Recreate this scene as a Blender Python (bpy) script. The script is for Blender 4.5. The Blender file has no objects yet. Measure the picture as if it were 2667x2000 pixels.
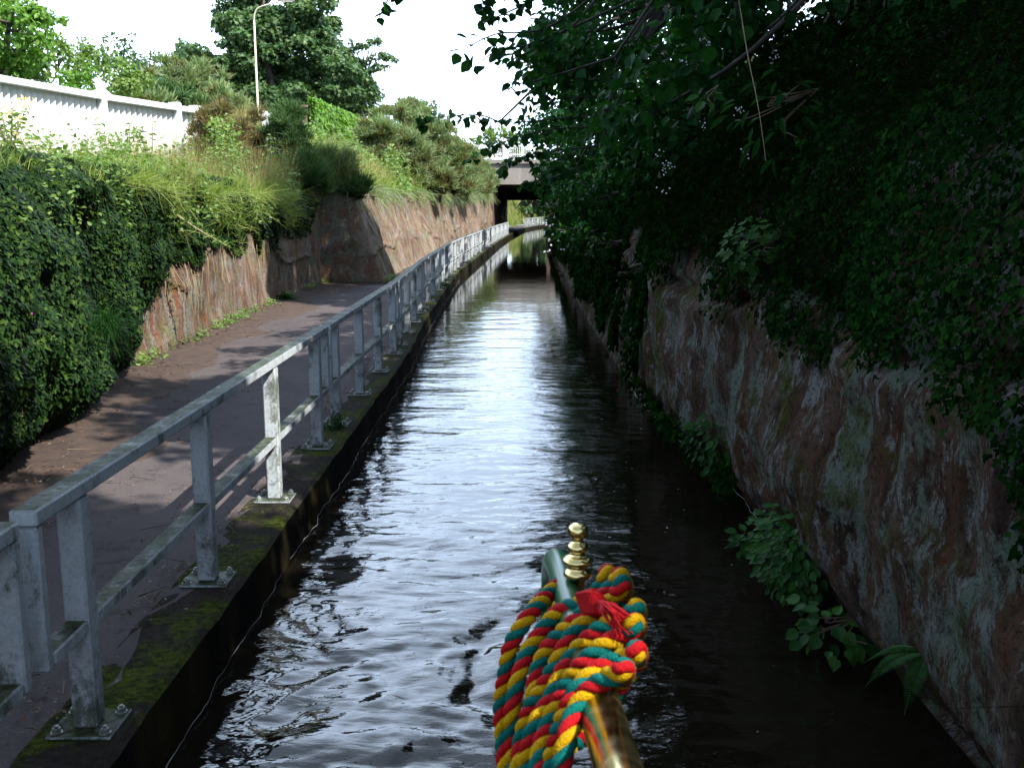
import bpy, math, random
import numpy as np
from mathutils import Vector
rad = math.radians
rng = np.random.default_rng(11)
random.seed(5)
col = bpy.context.scene.collection
sc = bpy.context.scene

# ------------------------------------------------------------ camera
FPX = 2667 / 36 * 35.0
EYE = 2.4
PITCH = math.atan((1000 - 545) / FPX)
cd = bpy.data.cameras.new('camera'); cam = bpy.data.objects.new('camera', cd); col.objects.link(cam)
cam.location = (0, 0, EYE); cam.rotation_euler = (math.pi / 2 - PITCH, 0, 0)
cd.lens = 35.0; cd.sensor_width = 36; cd.clip_start = 0.05; cd.clip_end = 3000
cd.dof.use_dof = True; cd.dof.focus_distance = 9.0; cd.dof.aperture_fstop = 16
sc.camera = cam

# ------------------------------------------------------------ light
SUN_AZ, SUN_EL = 128.0, 50.0         # azimuth from +Y towards +X
w = bpy.data.worlds.new('World'); sc.world = w; w.use_nodes = True
nt = w.node_tree; nt.nodes.clear()
out = nt.nodes.new('ShaderNodeOutputWorld')
sky = nt.nodes.new('ShaderNodeTexSky'); sky.sky_type = 'NISHITA'; sky.sun_disc = False
sky.sun_elevation = rad(SUN_EL); sky.sun_rotation = rad(SUN_AZ)
b1 = nt.nodes.new('ShaderNodeBackground'); b1.inputs[1].default_value = 0.12
b2 = nt.nodes.new('ShaderNodeBackground'); b2.inputs[0].default_value = (0.62, 0.77, 1.0, 1)
tc = nt.nodes.new('ShaderNodeTexCoord'); no = nt.nodes.new('ShaderNodeTexNoise')
no.inputs['Scale'].default_value = 2.6; no.inputs['Detail'].default_value = 5
cr = nt.nodes.new('ShaderNodeValToRGB'); cr.color_ramp.elements[0].position = 0.33; cr.color_ramp.elements[1].position = 0.5
cr.color_ramp.elements[0].color = (0.6, 0.6, 0.6, 1)
mx = nt.nodes.new('ShaderNodeMixShader')
L = nt.links.new
L(tc.outputs['Generated'], no.inputs['Vector']); L(no.outputs[0], cr.inputs[0]); L(cr.outputs[0], mx.inputs[0])
# sky shaped for its light: brighter low ahead for reflections, dimmer overhead and behind
sx = nt.nodes.new('ShaderNodeSeparateXYZ'); L(tc.outputs['Generated'], sx.inputs[0])
r1 = nt.nodes.new('ShaderNodeValToRGB'); r1.color_ramp.elements[0].position = .45; r1.color_ramp.elements[0].color = (1, 1, 1, 1); r1.color_ramp.elements[1].position = .72; r1.color_ramp.elements[1].color = (.40, .40, .40, 1)
r2 = nt.nodes.new('ShaderNodeMapRange'); r2.inputs['From Min'].default_value = -.2; r2.inputs['From Max'].default_value = .5; r2.inputs['To Min'].default_value = .9; r2.inputs['To Max'].default_value = 2.5
mm = nt.nodes.new('ShaderNodeMath'); mm.operation = 'MULTIPLY'
L(sx.outputs[2], r1.inputs[0]); L(sx.outputs[1], r2.inputs[0]); L(r1.outputs[0], mm.inputs[0]); L(r2.outputs[0], mm.inputs[1]); L(mm.outputs[0], b2.inputs[1])
L(sky.outputs[0], b1.inputs[0]); L(b1.outputs[0], mx.inputs[1]); L(b2.outputs[0], mx.inputs[2]); L(mx.outputs[0], out.inputs[0])
sd = bpy.data.lights.new('sun', 'SUN'); sd.energy = 5.0; sd.angle = rad(0.5); sd.color = (1, 0.95, 0.86)
so = bpy.data.objects.new('sun', sd); col.objects.link(so)
to_sun = Vector((math.sin(rad(SUN_AZ)) * math.cos(rad(SUN_EL)), math.cos(rad(SUN_AZ)) * math.cos(rad(SUN_EL)), math.sin(rad(SUN_EL))))
so.rotation_euler = to_sun.to_track_quat('Z', 'Y').to_euler()
sc.view_settings.view_transform = 'Standard'; sc.view_settings.look = 'None'
sc.view_settings.exposure = 1.1; sc.view_settings.gamma = 1.0; sc.view_settings.use_curve_mapping = False
sc.cycles.use_denoising = True
sc.cycles.max_bounces = 6; sc.cycles.diffuse_bounces = 2; sc.cycles.glossy_bounces = 3
sc.cycles.transmission_bounces = 2; sc.cycles.transparent_max_bounces = 4
sc.cycles.caustics_reflective = False; sc.cycles.caustics_refractive = False

# ------------------------------------------------------------ helpers
def at(x, y, Yd):
    """a point of the place, Yd metres ahead, seen along the direction of photograph position x, y"""
    u = (x - 1333.5) / FPX; v = (1000 - y) / FPX
    c, s = math.cos(PITCH), math.sin(PITCH)
    r = (u, c + v * s, -s + v * c); t = Yd / r[1]
    return np.array((r[0] * t, Yd, EYE + r[2] * t))

def hash3(i, j, k, seed):
    n = (i.astype(np.int64) * 73856093) ^ (j.astype(np.int64) * 19349663) ^ (k.astype(np.int64) * 83492791) ^ (seed * 2654435761)
    n = (n ^ (n >> 13)) * 1274126177 & 0xffffffff
    n = (n ^ (n >> 16)) * 2246822519 & 0xffffffff
    return ((n ^ (n >> 15)) & 0xffffff) / float(0xffffff)
def vnoise(x, y, z=None, seed=0):
    x = np.asarray(x, float); y = np.asarray(y, float); z = np.zeros_like(x) if z is None else np.asarray(z, float)
    x, y, z = np.broadcast_arrays(x, y, z)
    xi, yi, zi = np.floor(x), np.floor(y), np.floor(z)
    fx, fy, fz = x - xi, y - yi, z - zi
    fx, fy, fz = [f * f * (3 - 2 * f) for f in (fx, fy, fz)]
    r = 0
    for a in (0, 1):
        for b in (0, 1):
            for c in (0, 1):
                wgt = (fx if a else 1 - fx) * (fy if b else 1 - fy) * (fz if c else 1 - fz)
                r = r + wgt * hash3(xi + a, yi + b, zi + c, seed)
    return r * 2 - 1
def fbm(x, y, z=None, seed=0, oct=4, gain=.5):
    r, a, f = 0, 1, 1
    for o in range(oct):
        r = r + a * vnoise(np.asarray(x) * f, np.asarray(y) * f, None if z is None else np.asarray(z) * f, seed + o * 17)
        a *= gain; f *= 2.03
    return r

class MB:
    """collects vertices and faces (groups of equal sided faces)"""
    def __init__(s): s.V = []; s.G = []; s.n = 0
    def add(s, V, F, mi=0):
        V = np.asarray(V, float).reshape(-1, 3)
        if isinstance(F, np.ndarray): s.G.append((F + s.n, mi))
        else:
            by = {}
            for f in F: by.setdefault(len(f), []).append(f)
            for k, l in by.items(): s.G.append((np.array(l) + s.n, mi))
        s.V.append(V); s.n += len(V); return s
    def box(s, c, d, rz=0, bev=0.0, mi=0):
        hx, hy, hz = d[0] / 2, d[1] / 2, d[2] / 2
        b = min(bev, hx * .9, hy * .9, hz * .9)
        if b <= 0:
            P = [(sx * hx, sy * hy, sz * hz) for sz in (-1, 1) for sx, sy in ((-1, -1), (1, -1), (1, 1), (-1, 1))]
            F = [(0, 3, 2, 1), (4, 5, 6, 7), (0, 1, 5, 4), (1, 2, 6, 5), (2, 3, 7, 6), (3, 0, 4, 7)]
        else:
            ring = []
            for z, ins in ((-hz, b), (-hz + b, 0), (hz - b, 0), (hz, b)):
                a, e = hx - ins, hy - ins
                if ins: a, e = hx - b, hy - b; o = [(-a, -e), (a, -e), (a, -e), (a, e), (a, e), (-a, e), (-a, e), (-a, -e)]
                else: o = [(-hx + b, -hy), (hx - b, -hy), (hx, -hy + b), (hx, hy - b), (hx - b, hy), (-hx + b, hy), (-hx, hy - b), (-hx, -hy + b)]
                if ins: o = [(-a, -e + 0.0), (a, -e), (a, -e), (a, e), (a, e), (-a, e), (-a, e), (-a, -e)]
                ring.append([(x, y, z) for x, y in o])
            P = [p for r in ring for p in r]; F = []
            for k in range(3):
                for i in range(8):
                    j = (i + 1) % 8; F.append((k * 8 + i, k * 8 + j, k * 8 + 8 + j, k * 8 + 8 + i))
            F.append((7, 5, 3, 1)); F.append((24, 26, 28, 30))
        P = np.array(P); cz, sz_ = math.cos(rz), math.sin(rz)
        P = np.stack([P[:, 0] * cz - P[:, 1] * sz_, P[:, 0] * sz_ + P[:, 1] * cz, P[:, 2]], 1) + np.array(c)
        return s.add(P, F, mi)
    def tube(s, pts, rads, sides=8, mi=0, cap=True):
        pts = np.asarray(pts, float); n = len(pts)
        rads = np.full(n, rads) if np.isscalar(rads) else np.asarray(rads, float)
        T, A, B = frames(pts)
        an = np.arange(sides) * 2 * math.pi / sides
        V = pts[:, None] + rads[:, None, None] * (np.cos(an)[None, :, None] * A[:, None] + np.sin(an)[None, :, None] * B[:, None])
        F = gridf(n, sides, wrap=True)
        s.add(V, F, mi)
        if cap: s.G.append((np.array([list(range(sides))[::-1]]) + s.n - n * sides, mi)); s.G.append((np.array([list(range(sides))]) + s.n - sides, mi))
        return s
    def lathe(s, prof, c=(0, 0, 0), sides=24, mi=0):
        an = np.arange(sides) * 2 * math.pi / sides
        V = np.array([[(r * math.cos(a), r * math.sin(a), z) for a in an] for r, z in prof]) + np.array(c)
        return s.add(V, gridf(len(prof), sides, wrap=True), mi)
    def build(s, name, mats, parent=None, smooth=False):
        me = bpy.data.meshes.new(name)
        V = np.concatenate(s.V).astype(np.float32)
        me.vertices.add(len(V)); me.vertices.foreach_set('co', V.ravel())
        tot = np.concatenate([np.full(len(g), g.shape[1]) for g, _ in s.G]); lo = np.concatenate([g.ravel() for g, _ in s.G])
        me.loops.add(len(lo)); me.loops.foreach_set('vertex_index', lo.astype(np.int32))
        me.polygons.add(len(tot)); st = np.concatenate([[0], np.cumsum(tot)[:-1]])
        me.polygons.foreach_set('loop_start', st.astype(np.int32)); me.polygons.foreach_set('loop_total', tot.astype(np.int32))
        if not isinstance(mats, (list, tuple)): mats = [mats]
        for m in mats: me.materials.append(m)
        me.polygons.foreach_set('material_index', np.concatenate([np.full(len(g), mi) for g, mi in s.G]).astype(np.int32))
        me.polygons.foreach_set('use_smooth', np.full(len(tot), bool(smooth)))
        me.update(calc_edges=True); me.validate()
        o = bpy.data.objects.new(name, me); col.objects.link(o)
        if parent: o.parent = parent
        return o

def frames(pts):
    pts = np.asarray(pts, float); T = np.gradient(pts, axis=0); T /= np.linalg.norm(T, axis=1)[:, None] + 1e-12
    A = np.zeros_like(T); r = np.array((0, 0, 1.)) if abs(T[0][2]) < .9 else np.array((1., 0, 0))
    a = np.cross(T[0], r); a /= np.linalg.norm(a)
    for i, t in enumerate(T):
        a = a - t * a.dot(t); a /= np.linalg.norm(a) + 1e-12; A[i] = a
    return T, A, np.cross(T, A)
def gridf(n, m, wrap=False):
    i = np.arange(n - 1)[:, None]; j = np.arange(m if wrap else m - 1)[None, :]
    j2 = (j + 1) % m
    return np.stack([i * m + j, i * m + j2, (i + 1) * m + j2, (i + 1) * m + j], -1).reshape(-1, 4)
def spline(P, n=12):
    P = np.asarray(P, float); P = np.vstack([2 * P[0] - P[1], P, 2 * P[-1] - P[-2]]); o = []
    t = np.linspace(0, 1, n, endpoint=False)[:, None]
    for i in range(1, len(P) - 2):
        a, b, c, d = P[i - 1:i + 3]
        o.append(.5 * (2 * b + (c - a) * t + (2 * a - 5 * b + 4 * c - d) * t ** 2 + (3 * b - a - 3 * c + d) * t ** 3))
    o.append(P[-2][None]); return np.concatenate(o)

def norm(a): return a / (np.linalg.norm(a, axis=-1, keepdims=True) + 1e-9)
def rdir(n): return norm(rng.normal(size=(n, 3)))
OVAL = (np.array([(0, 0, 0), (.27, .22, .05), (.3, .58, .05), (0, 1, -.06), (-.3, .58, .05), (-.27, .22, .05)]), [(0, 1, 2, 3), (0, 3, 4, 5)])
LONG = (np.array([(0, 0, 0), (.12, .25, .03), (.13, .6, .0), (0, 1, -.2), (-.13, .6, .0), (-.12, .25, .03)]), [(0, 1, 2, 3), (0, 3, 4, 5)])
ROUND = (np.array([(0, 0, 0), (.36, .1, .06), (.47, .5, .08), (.25, .8, .03), (0, 1.05, -.1), (-.25, .8, .03), (-.47, .5, .08), (-.36, .1, .06)]), [(0, 1, 2, 3, 4), (0, 4, 5, 6, 7)])
IVY = (np.array([(0, 0, 0), (.3, -.16, .03), (.55, .2, .07), (.27, .34, .03), (.3, .66, .04), (0, 1, -.05), (-.3, .66, .04), (-.27, .34, .03), (-.55, .2, .07), (-.3, -.16, .03)]),
       [(0, 1, 2, 3, 4, 5), (0, 5, 6, 7, 8, 9)])
STAR = (np.array([(0, 0, 0), (.5, .1, .05), (.24, .42, .0), (.4, .8, .08), (0, .62, 0), (-.1, 1.1, -.05), (-.22, .5, 0), (-.6, .45, .06), (-.25, .1, 0)]),
        [(0, 1, 2, 3, 4), (0, 4, 5, 6), (0, 6, 7, 8)])
def leaves(mb, tmpl, pos, nrm, tip, size, mi=0):
    TV, TF = tmpl; n = len(pos)
    Z = norm(nrm); Y = norm(tip - Z * (tip * Z).sum(1, keepdims=True)); X = np.cross(Y, Z)
    size = np.broadcast_to(size, (n,))
    V = pos[:, None] + size[:, None, None] * (TV[None, :, 0, None] * X[:, None] + TV[None, :, 1, None] * Y[:, None] + TV[None, :, 2, None] * Z[:, None])
    base = (np.arange(n) * len(TV))[:, None]; first = True
    for k in sorted({len(f) for f in TF}):
        fs = [f for f in TF if len(f) == k]
        F = np.concatenate([base + np.array(f)[None] for f in fs])
        if first: mb.add(V, F, mi); off = mb.n - n * len(TV); first = False
        else: mb.G.append((F + off, mi))
def blades(mb, base, up, lean, h, wd, mi=0, curve=1.0):
    n = len(base); h = np.broadcast_to(h, (n,))[:, None]; wd = np.broadcast_to(wd, (n,))[:, None]
    up = np.broadcast_to(up, (n, 3)); side = norm(np.cross(up, lean + rng.normal(size=(n, 3)) * .6)); rows = []
    for t, ww in ((0, 1), (.35, .9), (.7, .6), (1, .08)):
        c = base + norm(up) * h * (t - .25 * curve * t * t * np.linalg.norm(lean, axis=1, keepdims=True)) + lean * h * t * t * curve
        rows += [c - side * wd * ww / 2, c + side * wd * ww / 2]
    V = np.stack(rows, 1); b = (np.arange(n) * 8)[:, None]
    F = np.concatenate([b + np.array(q)[None] for q in ((0, 1, 3, 2), (2, 3, 5, 4), (4, 5, 7, 6))])
    mb.add(V, F, mi)

def tag(o, label=None, cat=None, group=None, kind=None):
    if label: o['label'] = label
    if cat: o['category'] = cat
    if group: o['group'] = group
    if kind: o['kind'] = kind
    return o
def empty(name, loc=(0, 0, 0), rz=0):
    o = bpy.data.objects.new(name, None); col.objects.link(o); o.location = loc; o.rotation_euler = (0, 0, rz)
    o.empty_display_size = .2; return o
def copy_tree(o, parent=None):
    c = o.copy(); col.objects.link(c); c.parent = parent
    for ch in [x for x in bpy.data.objects if x.parent == o]: copy_tree(ch, c)
    return c

# ------------------------------------------------------------ materials
class NM:
    def __init__(s, name):
        s.m = bpy.data.materials.new(name); s.m.use_nodes = True; s.t = s.m.node_tree; s.t.nodes.clear()
        s.out = s.t.nodes.new('ShaderNodeOutputMaterial'); s.tc = None
    def n(s, typ, ins=None, **kw):
        nd = s.t.nodes.new('ShaderNode' + typ)
        for k, v in kw.items(): setattr(nd, k, v)
        for k, v in (ins or {}).items(): s.put(nd, k, v)
        return nd
    def put(s, nd, k, v):
        i = nd.inputs[k]
        if hasattr(v, 'bl_idname') and hasattr(v, 'outputs'): v = v.outputs[0]
        if isinstance(v, bpy.types.NodeSocket): s.t.links.new(v, i)
        else:
            if isinstance(v, tuple) and len(v) == 3 and i.type == 'RGBA': v = (*v, 1)
            i.default_value = v
    def co(s, scale=(1, 1, 1), kind='Object'):
        if s.tc is None: s.tc = s.n('TexCoord')
        return s.n('Mapping', {'Vector': s.tc.outputs[kind], 'Scale': scale})
    def noise(s, scale, vec=None, detail=4, rough=.55, dist=0):
        return s.n('TexNoise', {'Vector': vec or s.co(), 'Scale': scale, 'Detail': detail, 'Roughness': rough, 'Distortion': dist})
    def ramp(s, fac, stops):
        r = s.n('ValToRGB', {'Fac': fac}); e = r.color_ramp.elements
        while len(e) < len(stops): e.new(.5)
        for el, (p, c) in zip(e, stops):
            el.position = p; el.color = (*c, 1) if isinstance(c, tuple) else (c, c, c, 1)
        return r
    def mix(s, f, a, b, mode='MIX'):
        nd = s.n('Mix', data_type='RGBA', blend_type=mode)
        s.put(nd, 0, f); s.put(nd, 6, a); s.put(nd, 7, b); return nd.outputs[2]
    def math(s, op, a, b=0.0, clamp=False):
        return s.n('Math', {0: a, 1: b}, operation=op, use_clamp=clamp).outputs[0]
    def bump(s, h, strength=.5, dist=.02, nrm=None):
        d = {'Height': h, 'Strength': strength, 'Distance': dist}
        if nrm: d['Normal'] = nrm
        return s.n('Bump', d).outputs[0]
    def bsdf(s, color, rough=.8, nrm=None, metal=0, spec=.5, **kw):
        d = {'Base Color': color, 'Roughness': rough, 'Metallic': metal, 'Specular IOR Level': spec}; d.update(kw)
        if nrm is not None: d['Normal'] = nrm
        b = s.n('BsdfPrincipled', d); return b
    def done(s, sh): s.t.links.new(sh.outputs[0], s.out.inputs[0]); return s.m

def leaf_mat(name, cols, trans=.3, rough=.45, spec=.4, brown=None):
    m = NM(name); g = m.n('NewGeometry')
    r = m.ramp(g.outputs['Random Per Island'], [(i / (len(cols) - 1), c) for i, c in enumerate(cols)])
    no = m.noise(.7, detail=3); c = m.mix(m.ramp(no, [(.35, .0), (.65, .55)]), r, tuple(x * .55 for x in cols[len(cols) // 2]))
    if brown: c = m.mix(m.ramp(m.noise(1.3, detail=3), [(.52, 0.), (.66, .8)]), c, brown)
    p = m.bsdf(c, rough, spec=spec)
    t = m.n('BsdfTranslucent', {'Color': m.mix(1.0, c, (1.5, 1.5, .55), 'MULTIPLY')})
    mx = m.n('MixShader', {0: trans, 1: p, 2: t}); return m.done(mx)
M = {}
M['ivy'] = leaf_mat('ivy_leaf', [(.003, .012, .004), (.007, .025, .006), (.016, .045, .008), (.055, .10, .015)], .15, .55, .08)
M['ivy_shaded'] = leaf_mat('shaded_ivy_leaf', [(.001, .004, .001), (.002, .010, .002), (.005, .020, .004), (.012, .042, .007)], .15, .6, 0)  # ivy leaf colours blackened to carry the shade of the right bank
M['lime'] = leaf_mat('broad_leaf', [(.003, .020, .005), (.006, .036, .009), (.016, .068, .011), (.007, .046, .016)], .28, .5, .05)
M['bright'] = leaf_mat('bright_leaf', [(.08, .19, .03), (.12, .27, .04), (.2, .36, .06)], .4, .5)
M['shrub'] = leaf_mat('shrub_leaf', [(.08, .17, .03), (.13, .23, .05), (.22, .32, .08)], .35, .5)
M['syc'] = leaf_mat('sycamore_leaf', [(.035, .095, .035), (.05, .125, .045), (.075, .155, .045), (.13, .2, .06)], .22, .5)
M['far'] = leaf_mat('far_leaf', [(.06, .13, .07), (.08, .16, .08), (.12, .2, .09)], .25, .6)
M['gorse'] = leaf_mat('gorse_spine', [(.12, .19, .10), (.16, .24, .12), (.22, .30, .15), (.26, .28, .13)], .3, .7, .2, brown=(.14, .1, .045))
M['gorse_brown'] = leaf_mat('dry_gorse_spine', [(.16, .13, .06), (.2, .14, .07), (.13, .15, .06), (.24, .16, .08)], .2, .7, .2)
M['gorse_dark'] = leaf_mat('dark_gorse_spine', [(.04, .09, .035), (.06, .13, .045), (.10, .17, .06)], .25, .7, .2)
M['grass'] = leaf_mat('green_grass', [(.12, .21, .04), (.18, .28, .06), (.28, .36, .1), (.36, .36, .14)], .35, .6, .2)
M['dry'] = leaf_mat('dry_grass_blade', [(.38, .33, .16), (.46, .38, .2), (.28, .28, .1), (.5, .42, .26)], .3, .7, .2)
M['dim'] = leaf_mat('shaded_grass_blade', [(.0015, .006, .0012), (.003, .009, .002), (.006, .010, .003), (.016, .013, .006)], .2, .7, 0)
M['fern'] = leaf_mat('fern_frond', [(.008, .04, .008), (.016, .07, .012), (.035, .10, .016)], .3, .55, .1)
M['petal_w'] = NM('white_petal'); _p = M['petal_w']; M['petal_w'] = _p.done(_p.bsdf((.4, .4, .42), .6))
_p = NM('yellow_flower'); M['petal_y'] = _p.done(_p.bsdf((.75, .6, .05), .6))
_p = NM('purple_flower'); M['petal_p'] = _p.done(_p.bsdf((.5, .06, .42), .6))
def bark(name, a, b):
    m = NM(name); n1 = m.noise(9, m.co((1, 1, .25)), 5); return m.done(m.bsdf(m.mix(m.ramp(n1, [(.35, 0.), (.65, 1.)]), a, b), .9, m.bump(n1, .6, .02)))
M['bark'] = bark('bark', (.05, .045, .035), (.12, .1, .08))
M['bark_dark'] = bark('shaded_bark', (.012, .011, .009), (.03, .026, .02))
M['twig'] = bark('pale_stem', (.22, .17, .1), (.34, .28, .17))
M['twig_dark'] = bark('dark_stem', (.06, .035, .025), (.1, .07, .045))

def rock(name, lich=.5, dark=1.0, green=.4, streak=.85, ldark=1.0, zs=.35):
    m = NM(name)
    big = m.noise(.8, detail=5); strk = m.noise(2.1, m.co((.9, 2.2, zs)), 9, .72, .08); s2 = m.noise(3.0, m.co((.9, 2.0, zs * 1.6)), 9, .8, .1); fine = m.noise(16, detail=8, rough=.75)
    k = lambda c: tuple(v * dark for v in c)
    kl = lambda c: tuple(v * ldark for v in c)
    c = m.mix(m.ramp(big, [(.35, 0.), (.65, 1.)]), k((.27, .14, .095)), k((.24, .165, .115)))
    c = m.mix(m.ramp(m.noise(2.3, detail=8, rough=.7), [(.48, 0.), (.62, .8)]), c, k((.34, .25, .18)))
    c = m.mix(m.ramp(m.noise(1.9, m.co((1.5, 1.5, .7)), 8, .7), [(.55, 0.), (.66, .75)]), c, k((.33, .10, .05)))
    c = m.mix(m.ramp(m.noise(1.1, m.co((1, 1, .6)), 9, .75), [(.5, 0.), (.6, .7)]), c, k((.42, .31, .27)))
    c = m.mix(m.ramp(strk, [(.47, 0.), (.62, streak)]), c, k((.07, .055, .045)))
    c = m.mix(m.ramp(s2, [(.525, 0.), (.57, lich)]), c, kl((.42, .45, .44)))
    c = m.mix(m.ramp(m.noise(2.1, m.co((1.2, 1.2, .7)), 10, .8), [(.53, 0.), (.57, lich)]), c, kl((.26, .34, .27)))
    c = m.mix(m.ramp(m.noise(1.7, detail=9, rough=.8), [(.535, 0.), (.60, green)]), c, k((.17, .20, .035)))
    c = m.mix(m.ramp(m.noise(24, detail=8, rough=.85), [(.38, .9), (.5, 0.)]), c, k((.04, .03, .025)))
    h = m.math('ADD', m.math('MULTIPLY', fine, .8), m.math('MULTIPLY', strk, .8)); h = m.math('ADD', h, m.math('MULTIPLY', m.noise(50, detail=5, rough=.8), .35))
    return m.done(m.bsdf(c, .92, m.bump(h, 1.0, .07), spec=0))
M['rock_l'] = rock('sunlit_sandstone', .55, .88, .45, .62, .8, .5)
M['rock_r'] = rock('shaded_lichened_sandstone', .85, .30, .75, .75, .45, .62)  # sandstone darkened so the shade of this cliff is painted in

m = NM('towpath_tarmac')
sp = m.noise(85, detail=4, rough=.85); bg = m.noise(.9, detail=6, rough=.65)
c = m.mix(m.ramp(bg, [(.35, 0.), (.65, 1.)]), (.062, .053, .056), (.09, .076, .077))
c = m.mix(m.ramp(sp, [(.55, 0.), (.66, .6)]), c, (.19, .165, .165)); c = m.mix(m.ramp(m.noise(5, detail=7, rough=.75), [(.54, 0.), (.64, .5)]), c, (.028, .022, .022))
M['path'] = m.done(m.bsdf(c, .9, m.bump(m.math('ADD', sp, m.math('MULTIPLY', bg, 3.0)), .5, .008), spec=.08))
m = NM('mossy_concrete')
n1 = m.noise(2.2, detail=8, rough=.7); n2 = m.noise(24, detail=5, rough=.75); geo = m.n('NewGeometry'); sep = m.n('SeparateXYZ', {0: geo.outputs['Normal']})
c = m.mix(m.ramp(n2, [(.35, 0.), (.65, 1.)]), (.016, .013, .012), (.036, .03, .026))
mossk = m.ramp(n1, [(.44, 0.), (.56, .85)])
c = m.mix(mossk, c, m.mix(m.ramp(n2, [(.4, 0.), (.6, 1.)]), (.010, .017, .002), (.065, .085, .006)))
side = m.ramp(sep.outputs[2], [(.3, 1.), (.6, 0.)])  # canal face blackened: wet concrete, with its shade painted in
cs = m.mix(m.ramp(m.noise(1.0, m.co((1.5, 1.5, .15)), 5), [(.45, 0.), (.66, .9)]), (.006, .005, .004), (.04, .034, .010))
c = m.mix(side, c, cs)
M['kerb'] = m.done(m.bsdf(c, .92, m.bump(m.math('ADD', n2, m.math('MULTIPLY', n1, 2.0)), .8, .02), spec=.05))
m = NM('weathered_white_paint')
geo = m.n('NewGeometry'); sep = m.n('SeparateXYZ', {0: geo.outputs['Normal']}); pos = m.n('SeparateXYZ', {0: m.co()})
n1 = m.noise(8, detail=7, rough=.7); n2 = m.noise(60, detail=5, rough=.75)
stain = m.noise(3.5, m.co((1, 1, .6)), 9, .8)
base = m.mix(m.ramp(n2, [(.45, 0.), (.72, .55)]), (.50, .55, .60), (.24, .26, .25))
base = m.mix(m.ramp(stain, [(.52, 0.), (.60, .85)]), base, (.075, .09, .06))
up = m.ramp(sep.outputs[2], [(.5, 0.), (.9, 1.)])
grime = m.math('MULTIPLY', up, m.ramp(n1, [(.2, .65), (.45, 1.)]).outputs[0])
gcol = m.mix(m.ramp(m.noise(26, detail=8, rough=.85), [(.46, 0.), (.62, 1.)]), (.012, .016, .006), (.12, .135, .12))
gcol = m.mix(m.ramp(m.noise(5, detail=6, rough=.7), [(.45, 0.), (.6, .75)]), gcol, (.035, .045, .008))
c = m.mix(grime, base, gcol)
low = m.math('MULTIPLY', m.ramp(pos.outputs[2], [(.0, 1.), (.6, .45), (.95, .15)]).outputs[0], m.ramp(m.noise(11, detail=9, rough=.85), [(.48, 0.), (.58, 1.)]).outputs[0])
c = m.mix(low, c, m.mix(m.ramp(m.noise(30, detail=4), [(.4, 0.), (.6, 1.)]), (.04, .06, .02), (.03, .03, .024)))
M['rail'] = m.done(m.bsdf(c, m.ramp(n1, [(.3, .45), (.7, .8)]), m.bump(n2, .35, .003), spec=m.ramp(up, [(0, .4), (1, .1)])))
m = NM('clean_white_paint'); n1 = m.noise(5, detail=6, rough=.7)
M['white'] = m.done(m.bsdf(m.mix(m.ramp(n1, [(.5, 0.), (.75, .45)]), (.72, .73, .74), (.42, .44, .38)), .6))
m = NM('lamp_post_paint'); M['lamp'] = m.done(m.bsdf((.55, .53, .42), .5))
m = NM('lamp_glass'); M['lampglass'] = m.done(m.bsdf((.6, .6, .6), .2))
m = NM('galvanised_bolt'); n1 = m.noise(90, detail=4); M['bolt'] = m.done(m.bsdf(m.mix(m.ramp(n1, [(.4, 0.), (.65, 1.)]), (.3, .33, .32), (.1, .11, .08)), .55, metal=.3))
m = NM('bridge_concrete'); n1 = m.noise(.5, m.co((1.4, 1, .1)), 5); n2 = m.noise(6, detail=6)
c = m.mix(m.ramp(n1, [(.35, 0.), (.65, 1.)]), (.17, .16, .15), (.3, .28, .25)); M['concrete'] = m.done(m.bsdf(m.mix(m.ramp(n2, [(.5, 0.), (.8, .5)]), c, (.1, .09, .08)), .9))
m = NM('dark_brick'); M['darkbrick'] = m.done(m.bsdf(m.mix(m.ramp(m.noise(3, detail=6), [(.3, 0.), (.7, 1.)]), (.06, .035, .03), (.12, .07, .05)), .9))
m = NM('garden_wall_brick'); bk = m.n('TexBrick', {'Vector': m.co((1, 1, 1)), 'Color1': (.14, .08, .07), 'Color2': (.2, .12, .09), 'Mortar': (.2, .17, .14), 'Scale': 4.0}); M['brick'] = m.done(m.bsdf(bk, .9))
m = NM('yellow_plastic'); M['yellow'] = m.done(m.bsdf((.8, .5, .02), .5))
m = NM('soil'); n1 = m.noise(4, detail=8, rough=.7); M['soil'] = m.done(m.bsdf(m.mix(m.ramp(n1, [(.35, 0.), (.65, 1.)]), (.035, .045, .015), (.08, .075, .035)), .95, m.bump(n1, .8, .1)))
m = NM('shaded_bank_soil'); n1 = m.noise(4, detail=8, rough=.7); M['soil_shaded'] = m.done(m.bsdf(m.mix(m.ramp(n1, [(.35, 0.), (.65, 1.)]), (.002, .003, .001), (.008, .006, .003)), .95, m.bump(n1, .8, .1)))  # bank soil near black, its shade put into the colour
m = NM('litter'); g = m.n('NewGeometry'); M['litter'] = m.done(m.bsdf(m.ramp(g.outputs['Random Per Island'], [(0, (.04, .025, .018)), (.5, (.12, .07, .045)), (.85, (.12, .08, .05)), (1., (.22, .17, .12))]), .85))
m = NM('litter_soil'); n1 = m.noise(7, detail=8, rough=.75); M['dirt'] = m.done(m.bsdf(m.mix(m.ramp(n1, [(.35, 0.), (.65, 1.)]), (.035, .022, .017), (.08, .05, .036)), .95, m.bump(m.noise(40, detail=6, rough=.8), 1., .02)))

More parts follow.
